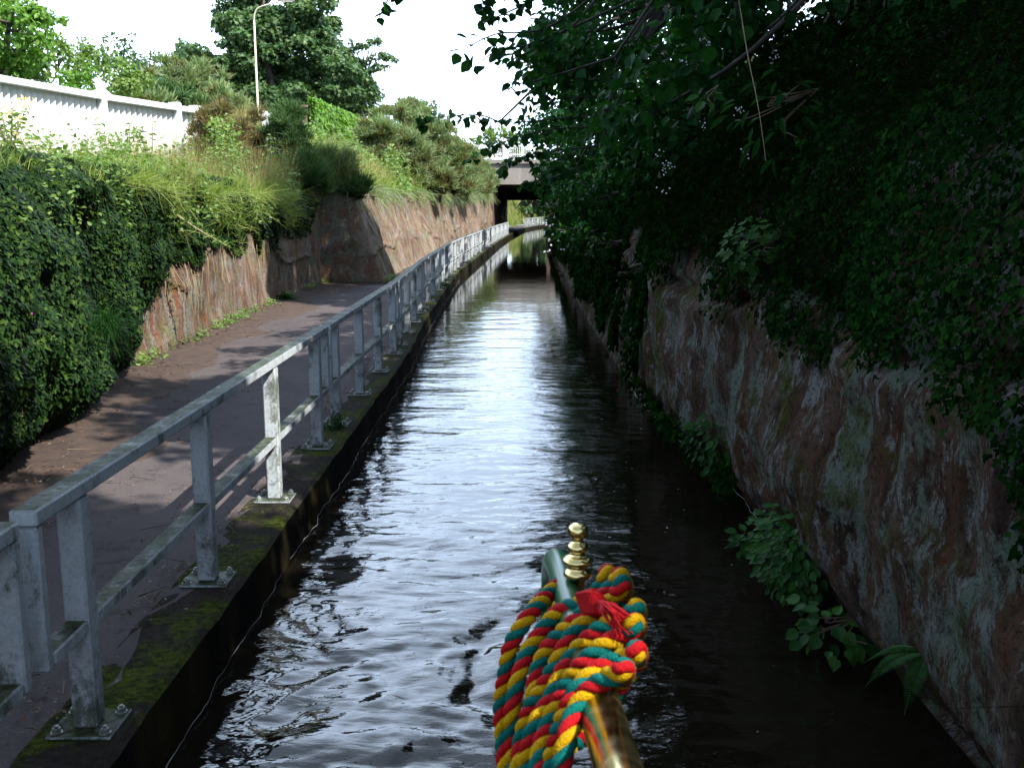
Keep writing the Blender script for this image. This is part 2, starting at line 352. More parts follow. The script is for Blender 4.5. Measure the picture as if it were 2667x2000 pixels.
m = NM('canal_water')
v1 = m.co((.55, 1.25, 1)); nA = m.noise(6.5, v1, 3, .5, .6); nB = m.noise(19, v1, 3, .5, .8); nC = m.noise(2.0, v1, 3, .5, 1.0)
h = m.math('ADD', m.math('MULTIPLY', nA, .55), m.math('MULTIPLY', nB, .12)); h = m.math('ADD', h, m.math('MULTIPLY', nC, .9))
M['water'] = m.done(m.bsdf((.006, .0048, .003), .015, m.bump(h, m.ramp(m.n('SeparateXYZ', {0: m.co((.01, .01, .01))}).outputs[1], [(.0, .42), (.14, .36), (.27, .08), (.4, .03)]), .03), IOR=1.45, spec=.5))
m = NM('pale_marks'); M['pale_marks'] = m.done(m.bsdf((.33, .33, .34), .5))
m = NM('polished_brass'); n1 = m.noise(40, detail=4); M['brass'] = m.done(m.bsdf((.66, .54, .24), m.ramp(n1, [(.3, .12), (.7, .28)]), metal=1.0))
m = NM('green_gloss_paint'); M['green'] = m.done(m.bsdf((.01, .075, .028), .3, spec=.4))
def yarn(name, a, b):
    m = NM(name); wv = m.noise(500, detail=2); n2 = m.noise(900, detail=2)
    return m.done(m.bsdf(m.mix(m.ramp(wv, [(.35, 0.), (.65, 1.)]), a, b), .6, m.bump(wv, 1.0, .003), spec=.08))
M['yarn_r'] = yarn('red_yarn', (.26, .003, .006), (.46, .010, .014))
M['yarn_y'] = yarn('yellow_yarn', (.34, .19, .001), (.56, .32, .004))
M['yarn_g'] = yarn('teal_yarn', (.0, .07, .06), (.003, .15, .125))
# ------------------------------------------------------------ lines of the place
ip = lambda y, t: np.interp(y, [a for a, b in t], [b for a, b in t])
KX = [(-20, -1.54), (15, -1.54), (19, -1.68), (25, -1.76), (35, -1.82), (46, -1.5), (56, -1.2), (68, -.83), (86, -.1), (105, .9), (115, 1.5), (130, 3.2), (147, 6.6), (170, 13), (230, 40)]
RX = [(-20, 1.95), (4, 1.95), (8, 1.95), (9.4, 1.85), (11.5, 1.7), (13, 1.62), (25, 1.68), (40, 1.95), (60, 2.35), (85, 3.0), (110, 4.4), (130, 6.5), (147, 9.6), (170, 16), (230, 43)]
LB = [(-20, -2.3), (0, -2.8), (4, -3.35), (7.6, -4.03), (11.2, -4.8), (13.2, -5.0), (17, -5.2), (23.5, -5.35), (28.25, -5.35), (28.5, -3.65), (45, -3.5), (60, -2.9), (88, -1.65), (110, -.55), (115, -.4), (130, 1.2), (147, 4.6), (170, 11), (230, 38)]
LBAT = [(0, .15), (13, .15), (28.25, .12), (28.5, 1.0), (45, .9), (70, .5), (88, .2), (111, .05), (400, .05)]
LTOP = [(-20, 2.7), (24, 2.7), (28, 2.9), (50, 3.15), (88, 3.6), (110, 3.6), (112, .42), (400, .42)]
def kx(y): return ip(y, KX)
def rx(y): return ip(y, RX)
def lx(y, z):
    y = np.asarray(y, float); z = np.asarray(z, float)
    t = np.clip((z - .3) / (ip(y, LTOP) - .3 + 1e-6), 0, 1)
    w = .13 * fbm(y * .5, z * .5, seed=3, oct=3) + .06 * (1 - 2 * np.abs(vnoise(y * .9, z * .7, seed=8))) + .035 * (1 - 2 * np.abs(vnoise(y * 2.3, z * .8, seed=9))) + .012 * fbm(y * 6, z * 3, seed=12)
    crack = -.09 * np.exp(-((z - 1.5 - .5 * vnoise(y * .5, 0 * y, seed=5)) / .03) ** 2) * (vnoise(y * .8, z * 0, seed=6) > -.1)
    w = w + crack
    return ip(y, LB) - ip(y, LBAT) * t - w * np.clip((z - .1) * 3, .2, 1) * np.where(y > 110, .2, 1)
def lground(y, wd):
    y = np.asarray(y, float); wd = np.asarray(wd, float)
    near = wd * .09 + np.clip(wd - 9, 0, 12) * .12
    far = np.minimum(wd * .46, 2.3) + np.clip(wd - 5, 0, 60) * .03
    beyond = np.minimum(wd * .75, 3.6) + np.clip(wd - 5, 0, 60) * .03
    k = np.clip((y - 27) / 9, 0, 1); k2 = np.clip((y - 108) / 4, 0, 1)
    z = (near * (1 - k) + far * k) * (1 - k2) + beyond * k2
    return ip(y, LTOP) + z + .12 * fbm(y * .5, wd * .5, seed=21) * np.clip(wd, 0, 1)
PN = [(.12, -.8), (.08, 0), (-.1, .22), (-.24, .45), (-.27, .9), (-.2, 1.5), (-.05, 2.1), (.35, 2.8), (.9, 3.5), (1.8, 4.4), (3.2, 5.3), (6, 6), (12, 6.4), (60, 7), (260, 7)]
PF = [(.05, -.8), (0, 0), (.06, .3), (.15, 1), (.3, 1.7), (.45, 2.2), (.75, 2.9), (1.3, 3.6), (2.2, 4.5), (3.5, 5.3), (6, 6), (12, 6.4), (60, 7), (260, 7)]
def rprof(y, s):
    """point of the right bank: y along, s 0..1 along the profile"""
    a, b = [np.array(p) for p in (PN, PF)]
    sa, sb = [np.linspace(0, 1, len(p)) for p in (a, b)]
    k = np.clip((y - 11.2) / .7, 0, 1); k = k * k * (3 - 2 * k)
    off = np.interp(s, sa, a[:, 0]) * (1 - k) + np.interp(s, sb, b[:, 0]) * k
    z = np.interp(s, sa, a[:, 1]) * (1 - k) + np.interp(s, sb, b[:, 1]) * k
    lip = np.where((z > .1) & (z < 6), 1, 0)
    n = .07 * (1 - 2 * np.abs(vnoise(y * .75, z * .55, seed=131))) + .045 * (1 - 2 * np.abs(vnoise(y * 1.9, z * .8, seed=132))) - .03 + .03 * np.round(1.5 * vnoise(y * 1.1, z * 1.5, seed=133)) + .03 * fbm(y * .5, z * .7, seed=31, oct=3) + .03 * fbm(y * 1.9, z * 1.2, seed=35) + .02 * fbm(y * 8, z * 3, seed=38) + .006 * fbm(y * 25, z * 14, seed=39)
    n = n - .11 * np.exp(-((z - 1.75 - .25 * vnoise(y * .6, 0 * y, seed=45)) / .035) ** 2) + .05 * np.exp(-((z - 1.6 - .25 * vnoise(y * .6, 0 * y, seed=45)) / .09) ** 2)
    return rx(y) + off - n * lip, z

ys_f = np.concatenate([np.arange(-12, 30, .07), np.geomspace(30, 111, 420)])
def grid_mesh(name, X, Yv, Z, mat, smooth=True, flip=False):
    V = np.stack([X, Yv, Z], -1).reshape(-1, 3); F = gridf(X.shape[0], X.shape[1])
    if flip: F = F[:, ::-1]
    return MB().add(V, F).build(name, mat, smooth=smooth)
def is_struct(o): return tag(o, kind='structure')

# ---- left rock wall, left bank
nz = 60
Yg = np.repeat(ys_f[:, None], nz, 1); T = np.linspace(0, 1, nz)[None]
Zg = -.1 + (ip(Yg, LTOP) + .1) * T
is_struct(grid_mesh('rock_cliff', lx(Yg, Zg), Yg, Zg, M['rock_l']))
yb = np.concatenate([np.arange(-12, 40, .5), np.geomspace(40, 800, 150)]); wb = np.concatenate([np.linspace(0, 12, 40), np.geomspace(12.5, 500, 24)])
Yg = np.repeat(yb[:, None], len(wb), 1); W = np.repeat(wb[None], len(yb), 0)
Zb = lground(Yg, W); Xb = lx(Yg, ip(Yg, LTOP)) - W
is_struct(grid_mesh('left_bank', Xb, Yg, Zb, M['soil'], flip=False))
def lpos(y, wd): return np.stack([lx(y, ip(y, LTOP)) - wd, y, lground(y, wd)], -1)
def left_z(x, y): return float(lground(np.array(y), max(0., float(lx(np.array(y), ip(y, LTOP))) - x)))
# ---- right cliff and bank
S = np.concatenate([np.linspace(0, 7 / 14, 64), ]); ysr = np.concatenate([np.arange(-12, 30, .06), np.geomspace(30, 111, 350)])
Yg = np.repeat(ysr[:, None], len(S), 1); Xr, Zr = rprof(Yg, np.repeat(S[None], len(ysr), 0))
is_struct(grid_mesh('rock_cliff', Xr, Yg, Zr, M['rock_r'], flip=True))
S2 = np.concatenate([np.linspace(7 / 14, 1, 60)]); ysr2 = np.concatenate([np.arange(-12, 30, .06)[::4], np.geomspace(30, 800, 120)])
Yg = np.repeat(ysr2[:, None], len(S2), 1); Xr, Zr = rprof(Yg, np.repeat(S2[None], len(ysr2), 0))
is_struct(grid_mesh('right_bank', Xr, Yg, Zr, M['soil_shaded'], flip=True))
Yg = np.repeat(np.geomspace(111, 400, 60)[:, None], 30, 1); Xr, Zr = rprof(Yg, np.repeat(np.linspace(0, .5, 30)[None], 60, 0))
is_struct(grid_mesh('far_bank', Xr, Yg, Zr, M['soil_shaded'], flip=True))

# ---- water
yw = np.concatenate([np.arange(-10, 1.5, .3), np.arange(1.5, 9, .022), np.arange(9, 24, .045), np.geomspace(24, 400, 260)])
nx = 150; tx = np.linspace(0, 1, nx)
Yg = np.repeat(yw[:, None], nx, 1); X0 = kx(Yg) - .1; X1 = rx(Yg) + .5
Xg = X0 + (X1 - X0) * tx[None]
def waves(x, y):
    fade = np.clip(1 - (y - 4) / 30, .04, 1)
    h = .0085 * fbm(x * 1.1 + .3 * fbm(x, y, seed=61), y * 2.4, seed=60, oct=3)
    # wash turning behind the stern
    wx, wy = x + .25 * fbm(x * 1.4, y * 1.4, seed=63, oct=3), y + .3 * fbm(x * 1.3, y * 1.3, seed=64, oct=3)
    near = np.clip(1 - (y - 3) / 6, 0, 1) * np.clip((x + 1.9) * 1.2, 0, 1)
    h = h + near * .021 * (fbm(wx * 3.4, wy * 3.4, seed=65, oct=4) - .4 * np.abs(fbm(wx * 2, wy * 2, seed=66, oct=2)))
    r = np.hypot(x + .25, y - 4.4); h = h + near * .005 * np.sin(r * 26 + 4 * fbm(x * .9, y * .9, seed=67, oct=2)) * np.exp(-r * .8)
    ridge = 1 - np.abs(fbm(x * 1.2, y * 3.6 + .5 * x, seed=68, oct=3)); h = h + .006 * ridge ** 3 * fade
    dark = np.clip((x - .15 - .02 * y) * 2, 0, .75)
    return h * np.interp(y, [0, 8, 18, 28, 40, 400], [1, .9, .55, .14, .05, .03]) * (1 - dark * .5)
is_struct(grid_mesh('water', Xg, Yg, waves(Xg, Yg), M['water']))

# ---- towpath and kerb
ysk = np.concatenate([np.arange(-12, 40, .12), np.geomspace(40, 230, 160)])
K = kx(ysk); chip = .012 * fbm(ysk * 3, ysk * 0, seed=71) * (ysk < 40)
step = .05 * (np.floor(ysk / 4.1) % 3 == 1)
prof = [(-.42, .3, 0), (-.02, .304, 1), (0, .285, 1), (.005, .1, 1), (.0, -.6, 1)]
V = np.stack([np.stack([K + o + (chip if c else 0), ysk, np.full_like(ysk, z)], -1) for o, z, c in prof], 1)
dense = []
xs = np.linspace(-.42, -.03, 10)
Vt = np.stack([np.stack([K + o + (chip if o > -.1 else 0), ysk, ( .302 - .01 * (o < -.4)) + .005 * fbm(ysk * 4, np.full_like(ysk, o * 9), seed=72)], -1) for o in xs] + [np.stack([K + chip, ysk, np.full_like(ysk, .285)], -1), np.stack([K + .004, ysk, np.full_like(ysk, .1)], -1), np.stack([K, ysk, np.full_like(ysk, -.6)], -1)], 1)
is_struct(MB().add(Vt.reshape(-1, 3), gridf(len(ysk), Vt.shape[1])).build('kerb', M['kerb'], smooth=False))
V = []
for t in np.linspace(0, 1, 24):
    x = (K - .29 + .06 * fbm(ysk * 2, ysk * 0, seed=171) + .035 * fbm(ysk * 9, ysk * 0, seed=172)) * (1 - t) + (ip(ysk, LB) - .6) * t
    V.append(np.stack([x, ysk, .3035 + .006 * fbm(x * .8, ysk * .8, seed=73) + .05 * np.clip(t - .75, 0, 1) ** 1], -1))
V = np.stack(V, 1); is_struct(MB().add(V.reshape(-1, 3), gridf(len(ysk), 24)[:, ::-1]).build('towpath', M['path'], smooth=True))
# strip of dirt and leaf litter beside the wall
V = []
for t in np.linspace(0, 1, 14):
    wdt = .85 + .35 * fbm(ysk * .7, ysk * 0, seed=74)
    x = ip(ysk, LB) - .3 + (wdt + .3) * t
    V.append(np.stack([x, ysk, .308 + .06 * np.cos(t * 1.5) + .012 * fbm(x * 5, ysk * 5, seed=75) - .02 * (t > .97)], -1))
V = np.stack(V, 1); is_struct(MB().add(V.reshape(-1, 3), gridf(len(ysk), 14)).build('dirt_strip', M['dirt'], smooth=True))
# scattered litter: leaf bits and small twigs
mb = MB(); n = 15000; y = rng.uniform(3, 34, n) ** 1; wl = ip(y, LB); k = kx(y)
side = rng.random(n); x = np.where(side < .62, wl + np.abs(rng.normal(0, .55, n)), np.where(side < .9, k - .42 - rng.normal(0, .07, n), rng.uniform(-3.8, -1.7, n)))
ok = (x > wl - .05) & (x < k - .03); x, y = x[ok], y[ok]; keep = vnoise(x * 2, y * 2, seed=77) + rng.random(len(x)) > .45; x, y = x[keep], y[keep]; n = len(x)
z = .320 + .05 * np.clip(1 - (x - ip(y, LB)) / .9, 0, 1) + rng.random(n) * .012
nr = norm(np.stack([rng.normal(0, .35, n), rng.normal(0, .35, n), np.ones(n)], -1))
leaves(mb, OVAL, np.stack([x, y, z], -1), nr, rdir(n), rng.uniform(.008, .030, n))
n2 = 900; i = rng.integers(0, n, n2); b = np.stack([x[i], y[i], z[i] + .004], -1); d = rdir(n2); d[:, 2] *= .05
blades(mb, b, norm(d), d * .3, rng.uniform(.05, .22, n2), .006)
tag(mb.build('leaf_litter', M['litter']), 'brown leaf litter and twigs scattered on the towpath', 'leaf litter', kind='stuff')
# thin pale lines on the water
mb = MB()
for y0, y1, f, s in ((3.2, 34, lambda q: kx(q) + .012, 1), (6.5, 13.5, lambda q: rx(q) - .03, 2)):
    q = np.arange(y0, y1, .05); wv = .018 * fbm(q * 2.2, q * 0, seed=80 + s) + .008 * fbm(q * 9, q * 0, seed=90 + s)
    xx = f(q) + .01 + wv; wd = (.0014 + .0014 * vnoise(q * 5, q * 0, seed=81)) * (1 if s == 1 else 1.6)
    zz = .017 + 0 * q
    V = np.stack([np.stack([xx - wd, q, zz], -1), np.stack([xx, q, zz + .003], -1), np.stack([xx + wd, q, zz], -1)], 1); mb.add(V.reshape(-1, 3), gridf(len(q), 3))
n = 46; p = np.stack([rng.uniform(-.2, 1.5, n), rng.uniform(4, 13, n), np.full(n, .016)], -1)
leaves(mb, ROUND, p, np.tile((0, 0, 1.), (n, 1)) + rng.normal(0, .05, (n, 3)), rdir(n), rng.uniform(.006, .02, n))
tag(mb.build('pale_marks', M['pale_marks']), 'thin pale lines and floating specks along the waterline', 'pale_marks', kind='stuff')

# ------------------------------------------------------------ railing
def smooth_curve(s_from, s_to): pass
ya = np.arange(-4, 200, .02); xa = kx(ya) - .2
xa = np.convolve(np.pad(xa, 60, 'edge'), np.ones(121) / 121, 'valid')
sa = np.concatenate([[0], np.cumsum(np.hypot(np.diff(xa), np.diff(ya)))]) - 4
PL, PER = 5.73, 5.845
OFF = (.4, 2.03, 3.66, 5.29)
def make_panel(detail):
    r = empty('railing_panel')
    MB().box((0, PL / 2, 1.315), (.10, PL, .062), bev=.008).build('top_rail', M['rail'], r)
    mr = MB(); e = (.04,) + OFF + (PL - .04,)
    for a, b in zip(e[:-1], e[1:]): mr.box((0, (a + b) / 2, .755), (.092, b - a - .052 * 2 if a != .04 and b != PL - .04 else b - a - .05, .055), bev=.007)
    mr.build('mid_rail', M['rail'], r)
    for yy in (.026, PL - .026): MB().box((0, yy, 1.0065), (.094, .05, .554), bev=.008).build('end_upright', M['rail'], r)
    for yy in OFF:
        po = MB().box((0, yy, .80), (.098, .098, .968), bev=.01).build('post', M['rail'], r)
        MB().box((0, yy, .3125), (.26, .235, .014), bev=.003).build('base_plate', M['rail'], po)
        if detail:
            for sx in (-1, 1):
                for sy in (-1, 1):
                    c = (sx * .098, yy + sy * .085, 0)
                    b = MB().lathe([(.0, .3185), (.024, .3185), (.024, .324), (.0, .324)], c, 16)
                    a = rng.uniform(0, 1); hx = [(math.cos(a + i * math.pi / 3), math.sin(a + i * math.pi / 3)) for i in range(6)]
                    V = [(c[0] + .019 * x, c[1] + .019 * y, z) for z in (.324, .340) for x, y in hx] + [(c[0] + .015 * x, c[1] + .015 * y, .3435) for x, y in hx]
                    F = [(i, (i + 1) % 6, 6 + (i + 1) % 6, 6 + i) for i in range(6)] + [(6 + i, 6 + (i + 1) % 6, 12 + (i + 1) % 6, 12 + i) for i in range(6)] + [tuple(range(12, 18))]
                    b.add(V, F).lathe([(.009, .3435), (.009, .352), (.0, .353)], c, 10).build('bolt', M['bolt'], po)
    return r
near_p = make_panel(True); far_p = make_panel(False)
ORD = ['second', 'third', 'fourth', 'fifth', 'sixth', 'seventh', 'eighth', 'ninth', 'tenth', 'eleventh', 'twelfth', 'thirteenth', 'fourteenth', 'fifteenth', 'sixteenth', 'seventeenth', 'eighteenth', 'nineteenth', 'twentieth', 'twenty-first', 'twenty-second', 'twenty-third', 'twenty-fourth', 'twenty-fifth', 'twenty-sixth']
used_n = used_f = False
for i, k in enumerate(range(-1, 25)):
    if 14 <= k <= 18: continue
    s0 = 3.4 + PER * k; p0 = (np.interp(s0, sa, xa), np.interp(s0, sa, ya)); p1 = (np.interp(s0 + PL, sa, xa), np.interp(s0 + PL, sa, ya))
    if k <= 3:
        o = copy_tree(near_p) if used_n else near_p; used_n = True
    else:
        o = copy_tree(far_p) if used_f else far_p; used_f = True
    o.location = (p0[0], p0[1], 0); o.rotation_euler = (0, 0, math.atan2(-(p1[0] - p0[0]), p1[1] - p0[1]))
    if k == -1: lb = 'mossy white railing panel cut off by the lower left photo edge'
    elif k == 0: lb = 'mossy white railing panel in front, its open end next to the cut-off panel'
    elif k < 14: lb = 'white railing panel, %s of the row counted from the near end' % ORD[k]
    else: lb = 'far white railing panel past the bridge, %s beyond the dark underpass' % (['first'] + ORD)[k - 19]
    tag(o, lb, 'railing', 'railing panels along the canal edge')

# ------------------------------------------------------------ white panel fence on the bank
fr = empty('panel_fence'); FA, FB = np.array((-12.9, 18.6)), np.array((-7.2, 31.6))
fp = [np.array(at(-120, 0, 20.3)[:2]), np.array(at(258, 243, 24.6)[:2]), np.array(at(455, 272, 27.3)[:2]), np.array(at(508, 280, 28.1)[:2])]
FT, FBZ = 5.10, 3.40
for i, p in enumerate(fp):
    MB().box((p[0], p[1], (FT + 2.9) / 2 + .03), (.26, .26, FT - 2.9 + .1), rz=math.atan2(fp[-1][1] - fp[0][1], fp[-1][0] - fp[0][0]), bev=.02).build('post', M['white'], fr)
def fence_run(p, q, root, pitch=.2):
    d = q - p; Ln = np.linalg.norm(d); d = d / Ln; nrm_ = np.array((d[1], -d[0])); p = p + d * .12; Ln -= .24
    a = math.atan2(d[1], d[0])
    n = int(Ln / pitch); mb = MB()
    s = np.linspace(0, Ln, n * 4 + 1); ph = np.arange(n * 4 + 1) % 4
    off = np.choose(ph, [-.03, .02, .07, .02]); 
    for z0, z1 in ((FBZ - .5, FT - .1),):
        V = np.array([[(*(p + d * si + nrm_ * (o - .02)), z) for z in (z0, z1)] for si, o in zip(s, off)])
        Vb = np.array([[(*(p + d * si + nrm_ * (o - .05)), z) for z in (z0, z1)] for si, o in zip(s, off)])
        mb.add(V.reshape(-1, 3), gridf(len(s), 2)[:, ::-1]); mb.add(Vb.reshape(-1, 3), gridf(len(s), 2))
    mb.build('panel', M['white'], root)
    c = p + d * Ln / 2 + nrm_ * .06; MB().box((c[0], c[1], FT - .07), (Ln, .26, .14), rz=a, bev=.01).build('top_rail', M['white'], root)
for a, b in zip(fp[:-1], fp[1:]): fence_run(a, b, fr)
tag(fr, 'tall white slatted fence with square posts on top of the left bank', 'fence')
f2 = empty('panel_fence'); q0, q1 = at(690, 315, 31.5)[:2], at(760, 315, 34)[:2]; FT, FBZ = 5.32, 4.0
for p in (q0, q1): MB().box((p[0], p[1], 4.6), (.18, .18, 1.5), bev=.02).build('post', M['white'], f2)
fence_run(q0, q1, f2); tag(f2, 'short white fence section half hidden behind the dark gorse bush', 'fence')
# ivy grown stone wall
wl = empty('boundary_wall'); a, b = at(790, 330, 44), at(985, 340, 60); d = (b - a)[:2]; Ln = np.linalg.norm(d); an = math.atan2(d[1], d[0]); c = (a + b) / 2
MB().box((c[0], c[1], 5.4), (Ln, .4, 2.5), rz=an, bev=.04).build('masonry', M['brick'], wl); MB().box((c[0], c[1], 6.72), (Ln + .1, .5, .12), rz=an, bev=.03).build('coping', M['brick'], wl)
mb = MB(); n = 5000; t = rng.random(n) ** 1.1 * .72; pz = 5.2 + 1.9 * rng.random(n) ** .6; p = a[None] + (b - a)[None] * t[:, None]; p[:, 2] = pz; nn = np.array((-d[1], d[0], 0)) / Ln * -1
p[:, :2] += -nn[:2] * -.0 + nn[:2] * (.25 + .25 * rng.random(n))[:, None]
leaves(mb, IVY, p, nn + rng.normal(0, .5, (n, 3)) + (0, 0, .5), rdir(n) - (0, 0, 1), rng.uniform(.12, .22, n)); mb.build('ivy', M['bright'], wl)
tag(wl, 'dark brick wall topped with bright ivy on the left bank', 'wall')

# ------------------------------------------------------------ street lamp
lp = at(672, 290, 50); lz = left_z(lp[0], 50); base = empty('street_lamp', (lp[0], 50, lz)); top = at(672, 30, 50)[2] - lz
MB().tube([(0, 0, -.3), (0, 0, 1.4), (0, 0, 1.45), (0, 0, top - .4)], [.08, .08, .055, .042], 12).build('pole', M['lamp'], base, smooth=True)
ar = [(0, 0, top - .4), (.03, 0, top - .15), (.16, 0, top + .1), (.4, 0, top + .22), (.8, 0, top + .32), (1.2, 0, top + .42)]
MB().tube(spline(ar, 5), .034, 10).build('arm', M['lamp'], base, smooth=True)
MB().box((1.55, 0, top + .5), (.8, .22, .09), bev=.03).build('lamp_head', M['lamp'], base); MB().box((1.58, 0, top + .425), (.6, .2, .05), bev=.02).build('lens', M['lampglass'], base)
tag(base, 'tall pale street lamp with an arm standing before the big sycamore', 'street lamp')
l2 = at(1192, 400, 80); z2 = left_z(l2[0], 80); base = empty('street_lamp', (l2[0], 80, z2)); hh = at(1192, 318, 80)[2] - z2
MB().tube([(0, 0, -.3), (0, 0, hh)], [.07, .05], 8).build('pole', M['lamp'], base, smooth=True); MB().box((.0, .2, hh + .05), (.18, .6, .1), bev=.03).build('lamp_head', M['lamp'], base)
tag(base, 'thin distant lamp post rising behind the gorse left of the bridge', 'street lamp')

# ------------------------------------------------------------ road bridge
br = empty('road_bridge', (1.5, 99, 0)); BW = M['concrete']
def quadprism(pts, z0, z1):
    V = [(x, y, z) for z in (z0, z1) for x, y in pts]; n = len(pts)
    return MB().add([(x - 1.5, y - 99, z) for x, y, z in V], [tuple(range(n))[::-1], tuple(range(n, 2 * n))] + [(i, (i + 1) % n, n + (i + 1) % n, n + i) for i in range(n)])
quadprism([(-16, 87.2), (16, 88.2), (16, 112), (-16, 111)], 4.5, 6.25).build('deck', BW, br)
quadprism([(-16, 87.0), (16, 88.0), (16, 88.5), (-16, 87.5)], 6.252, 6.6).build('parapet_base', BW, br)
quadprism([(-16, 110), (16, 111), (16, 111.9), (-16, 110.9)], 3.35, 4.497).build('cross_beam', M['darkbrick'], br)
quadprism([(-16, 87.6), (-1.62, 88.0), (-.5, 110.5), (-.5, 111.4), (-16, 110.8)], -.5, 4.498).build('abutment', M['darkbrick'], br)
quadprism([(3.05, 88.4), (16, 88.8), (16, 111.5), (4.45, 111)], -.5, 4.498).build('abutment', M['darkbrick'], br)
mb = MB()
for x in np.arange(-12, 12, .16): mb.box((x - 1.5, 87.2 + (x + 16) / 32 - 99 + .05, 7.2), (.05, .05, 1.05))
mb.build('railing_bars', M['white'], br)
mb = MB(); an = math.atan2(1, 32)
for z in (6.72, 7.02, 7.74): mb.box((-1.5, 87.75 - 99, z), (28, .09, .09 if z < 7.5 else .12), rz=an)
mb.build('rail', M['white'], br)
for x in (-6, -.6, 4.8): MB().box((x - 1.5, 87.2 + (x + 16) / 32 - 99 + .0, 7.2), (.42, .14, 1.18), rz=an, bev=.01).build('railing_post', M['white'], br)
tag(br, 'grey concrete road bridge with white railings over the canal', 'bridge')
# yellow sign beyond
sg = at(1405, 552, 150); sb = empty('warning_sign', (sg[0], 150, 1.2)); MB().tube([(0, 0, -1.5), (0, 0, .5)], .03, 6).build('pole', M['lamp'], sb)
MB().box((0, -.05, .6), (.34, .03, .7), bev=.01).build('plate', M['yellow'], sb); tag(sb, 'tiny yellow sign beyond the far railing under the bridge', 'sign')

# ------------------------------------------------------------ foliage helpers
def crown(mb, clumps, dens, size, tmpl, inner=.7, amp=.3, drop=.35, low=.35, mi=0):
    for c, R in clumps:
        R = np.broadcast_to(np.array(R, float), (3,)); c = np.array(c, float)
        n = int(dens * 4 * math.pi * (R.prod()) ** (2 / 3))
        if n < 3: continue
        d = rdir(n); keep = (d[:, 2] > -.25) | (rng.random(n) < low); d = d[keep]; n = len(d)
        rr = (inner + (1 - inner) * rng.random(n) ** .6) * (1 + amp * fbm(d[:, 0] * 1.9 + c[0], d[:, 1] * 1.9 + c[1], d[:, 2] * 1.9 + c[2], seed=101, oct=2))
        p = c + d * R * rr[:, None]
        leaves(mb, tmpl, p, norm(d * .7 + (0, 0, .45) + rng.normal(0, .45, (n, 3))), norm(d * .5 + rng.normal(0, .6, (n, 3)) - (0, 0, drop)), size * rng.uniform(.65, 1.2, n), mi)
def sub(c, R, n, r, flat=1.0, up=-.3):
    R = np.broadcast_to(np.array(R, float), (3,)); o = []
    for d in rdir(n * 3):
        if d[2] < up: continue
        o.append((np.array(c) + d * R * rng.uniform(.6, 1.0), (r * rng.uniform(.7, 1.25),) * 2 + (r * flat * rng.uniform(.7, 1.1),)))
        if len(o) >= n: break
    return o
def limbs(mb, base, clumps, r0, frac=.35, every=1, top=None):
    base = np.array(base, float); C = np.array([c for c, _ in clumps]); top = np.array(top if top is not None else (C[:, 0].mean(), C[:, 1].mean(), C[:, 2].max() * .8 + base[2] * .2))
    tp = spline([base, base + (top - base) * .35 + rng.normal(0, .03 * r0 * 10, 3), base + (top - base) * .7 + rng.normal(0, .05 * r0 * 10, 3), top], 6)
    mb.tube(tp, np.linspace(r0, r0 * .18, len(tp)), 9)
    for c in C[::every]:
        i = int(np.clip(len(tp) * (frac + (1 - frac) * (c[2] - base[2]) / max(.1, top[2] - base[2]) * .75), 1, len(tp) - 2))
        s = tp[i]; m_ = (s + c) / 2 + (0, 0, -.08 * np.linalg.norm(c - s))
        q = spline([s, m_, c], 4); mb.tube(q, np.linspace(r0 * .28, r0 * .05, len(q)), 5, cap=False)
def tree(name, label, cat, base, clumps, r0, dens, size, tmpl, mat, group=None, every=1, top=None, bk='bark', extra=None, **kw):
    r = empty(name, tuple(base)); B = np.array(base, float)
    mb = MB(); limbs(mb, B, clumps, r0, every=every, top=top); 
    if extra: extra(mb)
    mb.V = [v - B for v in mb.V]; mb.build('trunk', M[bk], r, smooth=True)
    mb = MB(); crown(mb, clumps, dens, size, tmpl, **kw)
    if extra: extra_leaves(mb, extra)
    mb.V = [v - B for v in mb.V]; mb.build('crown', M[mat], r)
    tag(r, label, cat, group); return r
def extra_leaves(mb, e): pass
def gorse(label, c, R, n, mat, blade=(.3, .05), cat='gorse bush', name='gorse_bush', stems=14, ncl=26):
    c = np.array(c, float); R = np.array(R, float); r = empty(name, (c[0], c[1], c[2] - R[2] * .8)); B = np.array((c[0], c[1], c[2] - R[2] * .8))
    gz = left_z(c[0], c[1]) if c[0] < 0 else c[2] - R[2]
    cl = [(q + rng.normal(0, .16, 3) * R, tuple(np.array(s) * rng.uniform(.6, 1.2))) for q, s in sub(c, R * .88, ncl, R.min() * .4, up=-.9)]
    while c[2] - R[2] * .6 > gz + .1 and len(cl) < 70:
        cl.append((np.array((c[0] + rng.uniform(-.85, .85) * R[0], c[1] + rng.uniform(-.85, .85) * R[1], rng.uniform(gz, c[2]))), (R.min() * .45,) * 3))
        if len(cl) >= ncl * 2: break
    n = int(n * 1.5); mb = MB(); k = n // len(cl)
    for cc, rr in cl:
        d = rdir(k); d[:, 2] = np.abs(d[:, 2]) * .9 + d[:, 2] * .1; rr = np.array(rr)
        p = cc + d * rr * (.35 + .6 * rng.random(k) ** .5)[:, None]
        blades(mb, p - B, norm(d + rng.normal(0, .35, (k, 3)) + (0, 0, .5)), rng.normal(0, .15, (k, 3)), blade[0] * rng.uniform(.4, 1.0, k) * rng.choice((1, 1, 1, 2.0), k), blade[1])
    mb.build('foliage', M[mat], r); mb = MB()
    for cc, rr in cl[:stems]:
        q = spline([(0, 0, -.3), (cc - B) * (.3, .3, .5), cc - B], 5); mb.tube(q, np.linspace(.05, .012, len(q)), 5)
    mb.build('stem', M['twig_dark'], r); return tag(r, label, cat)

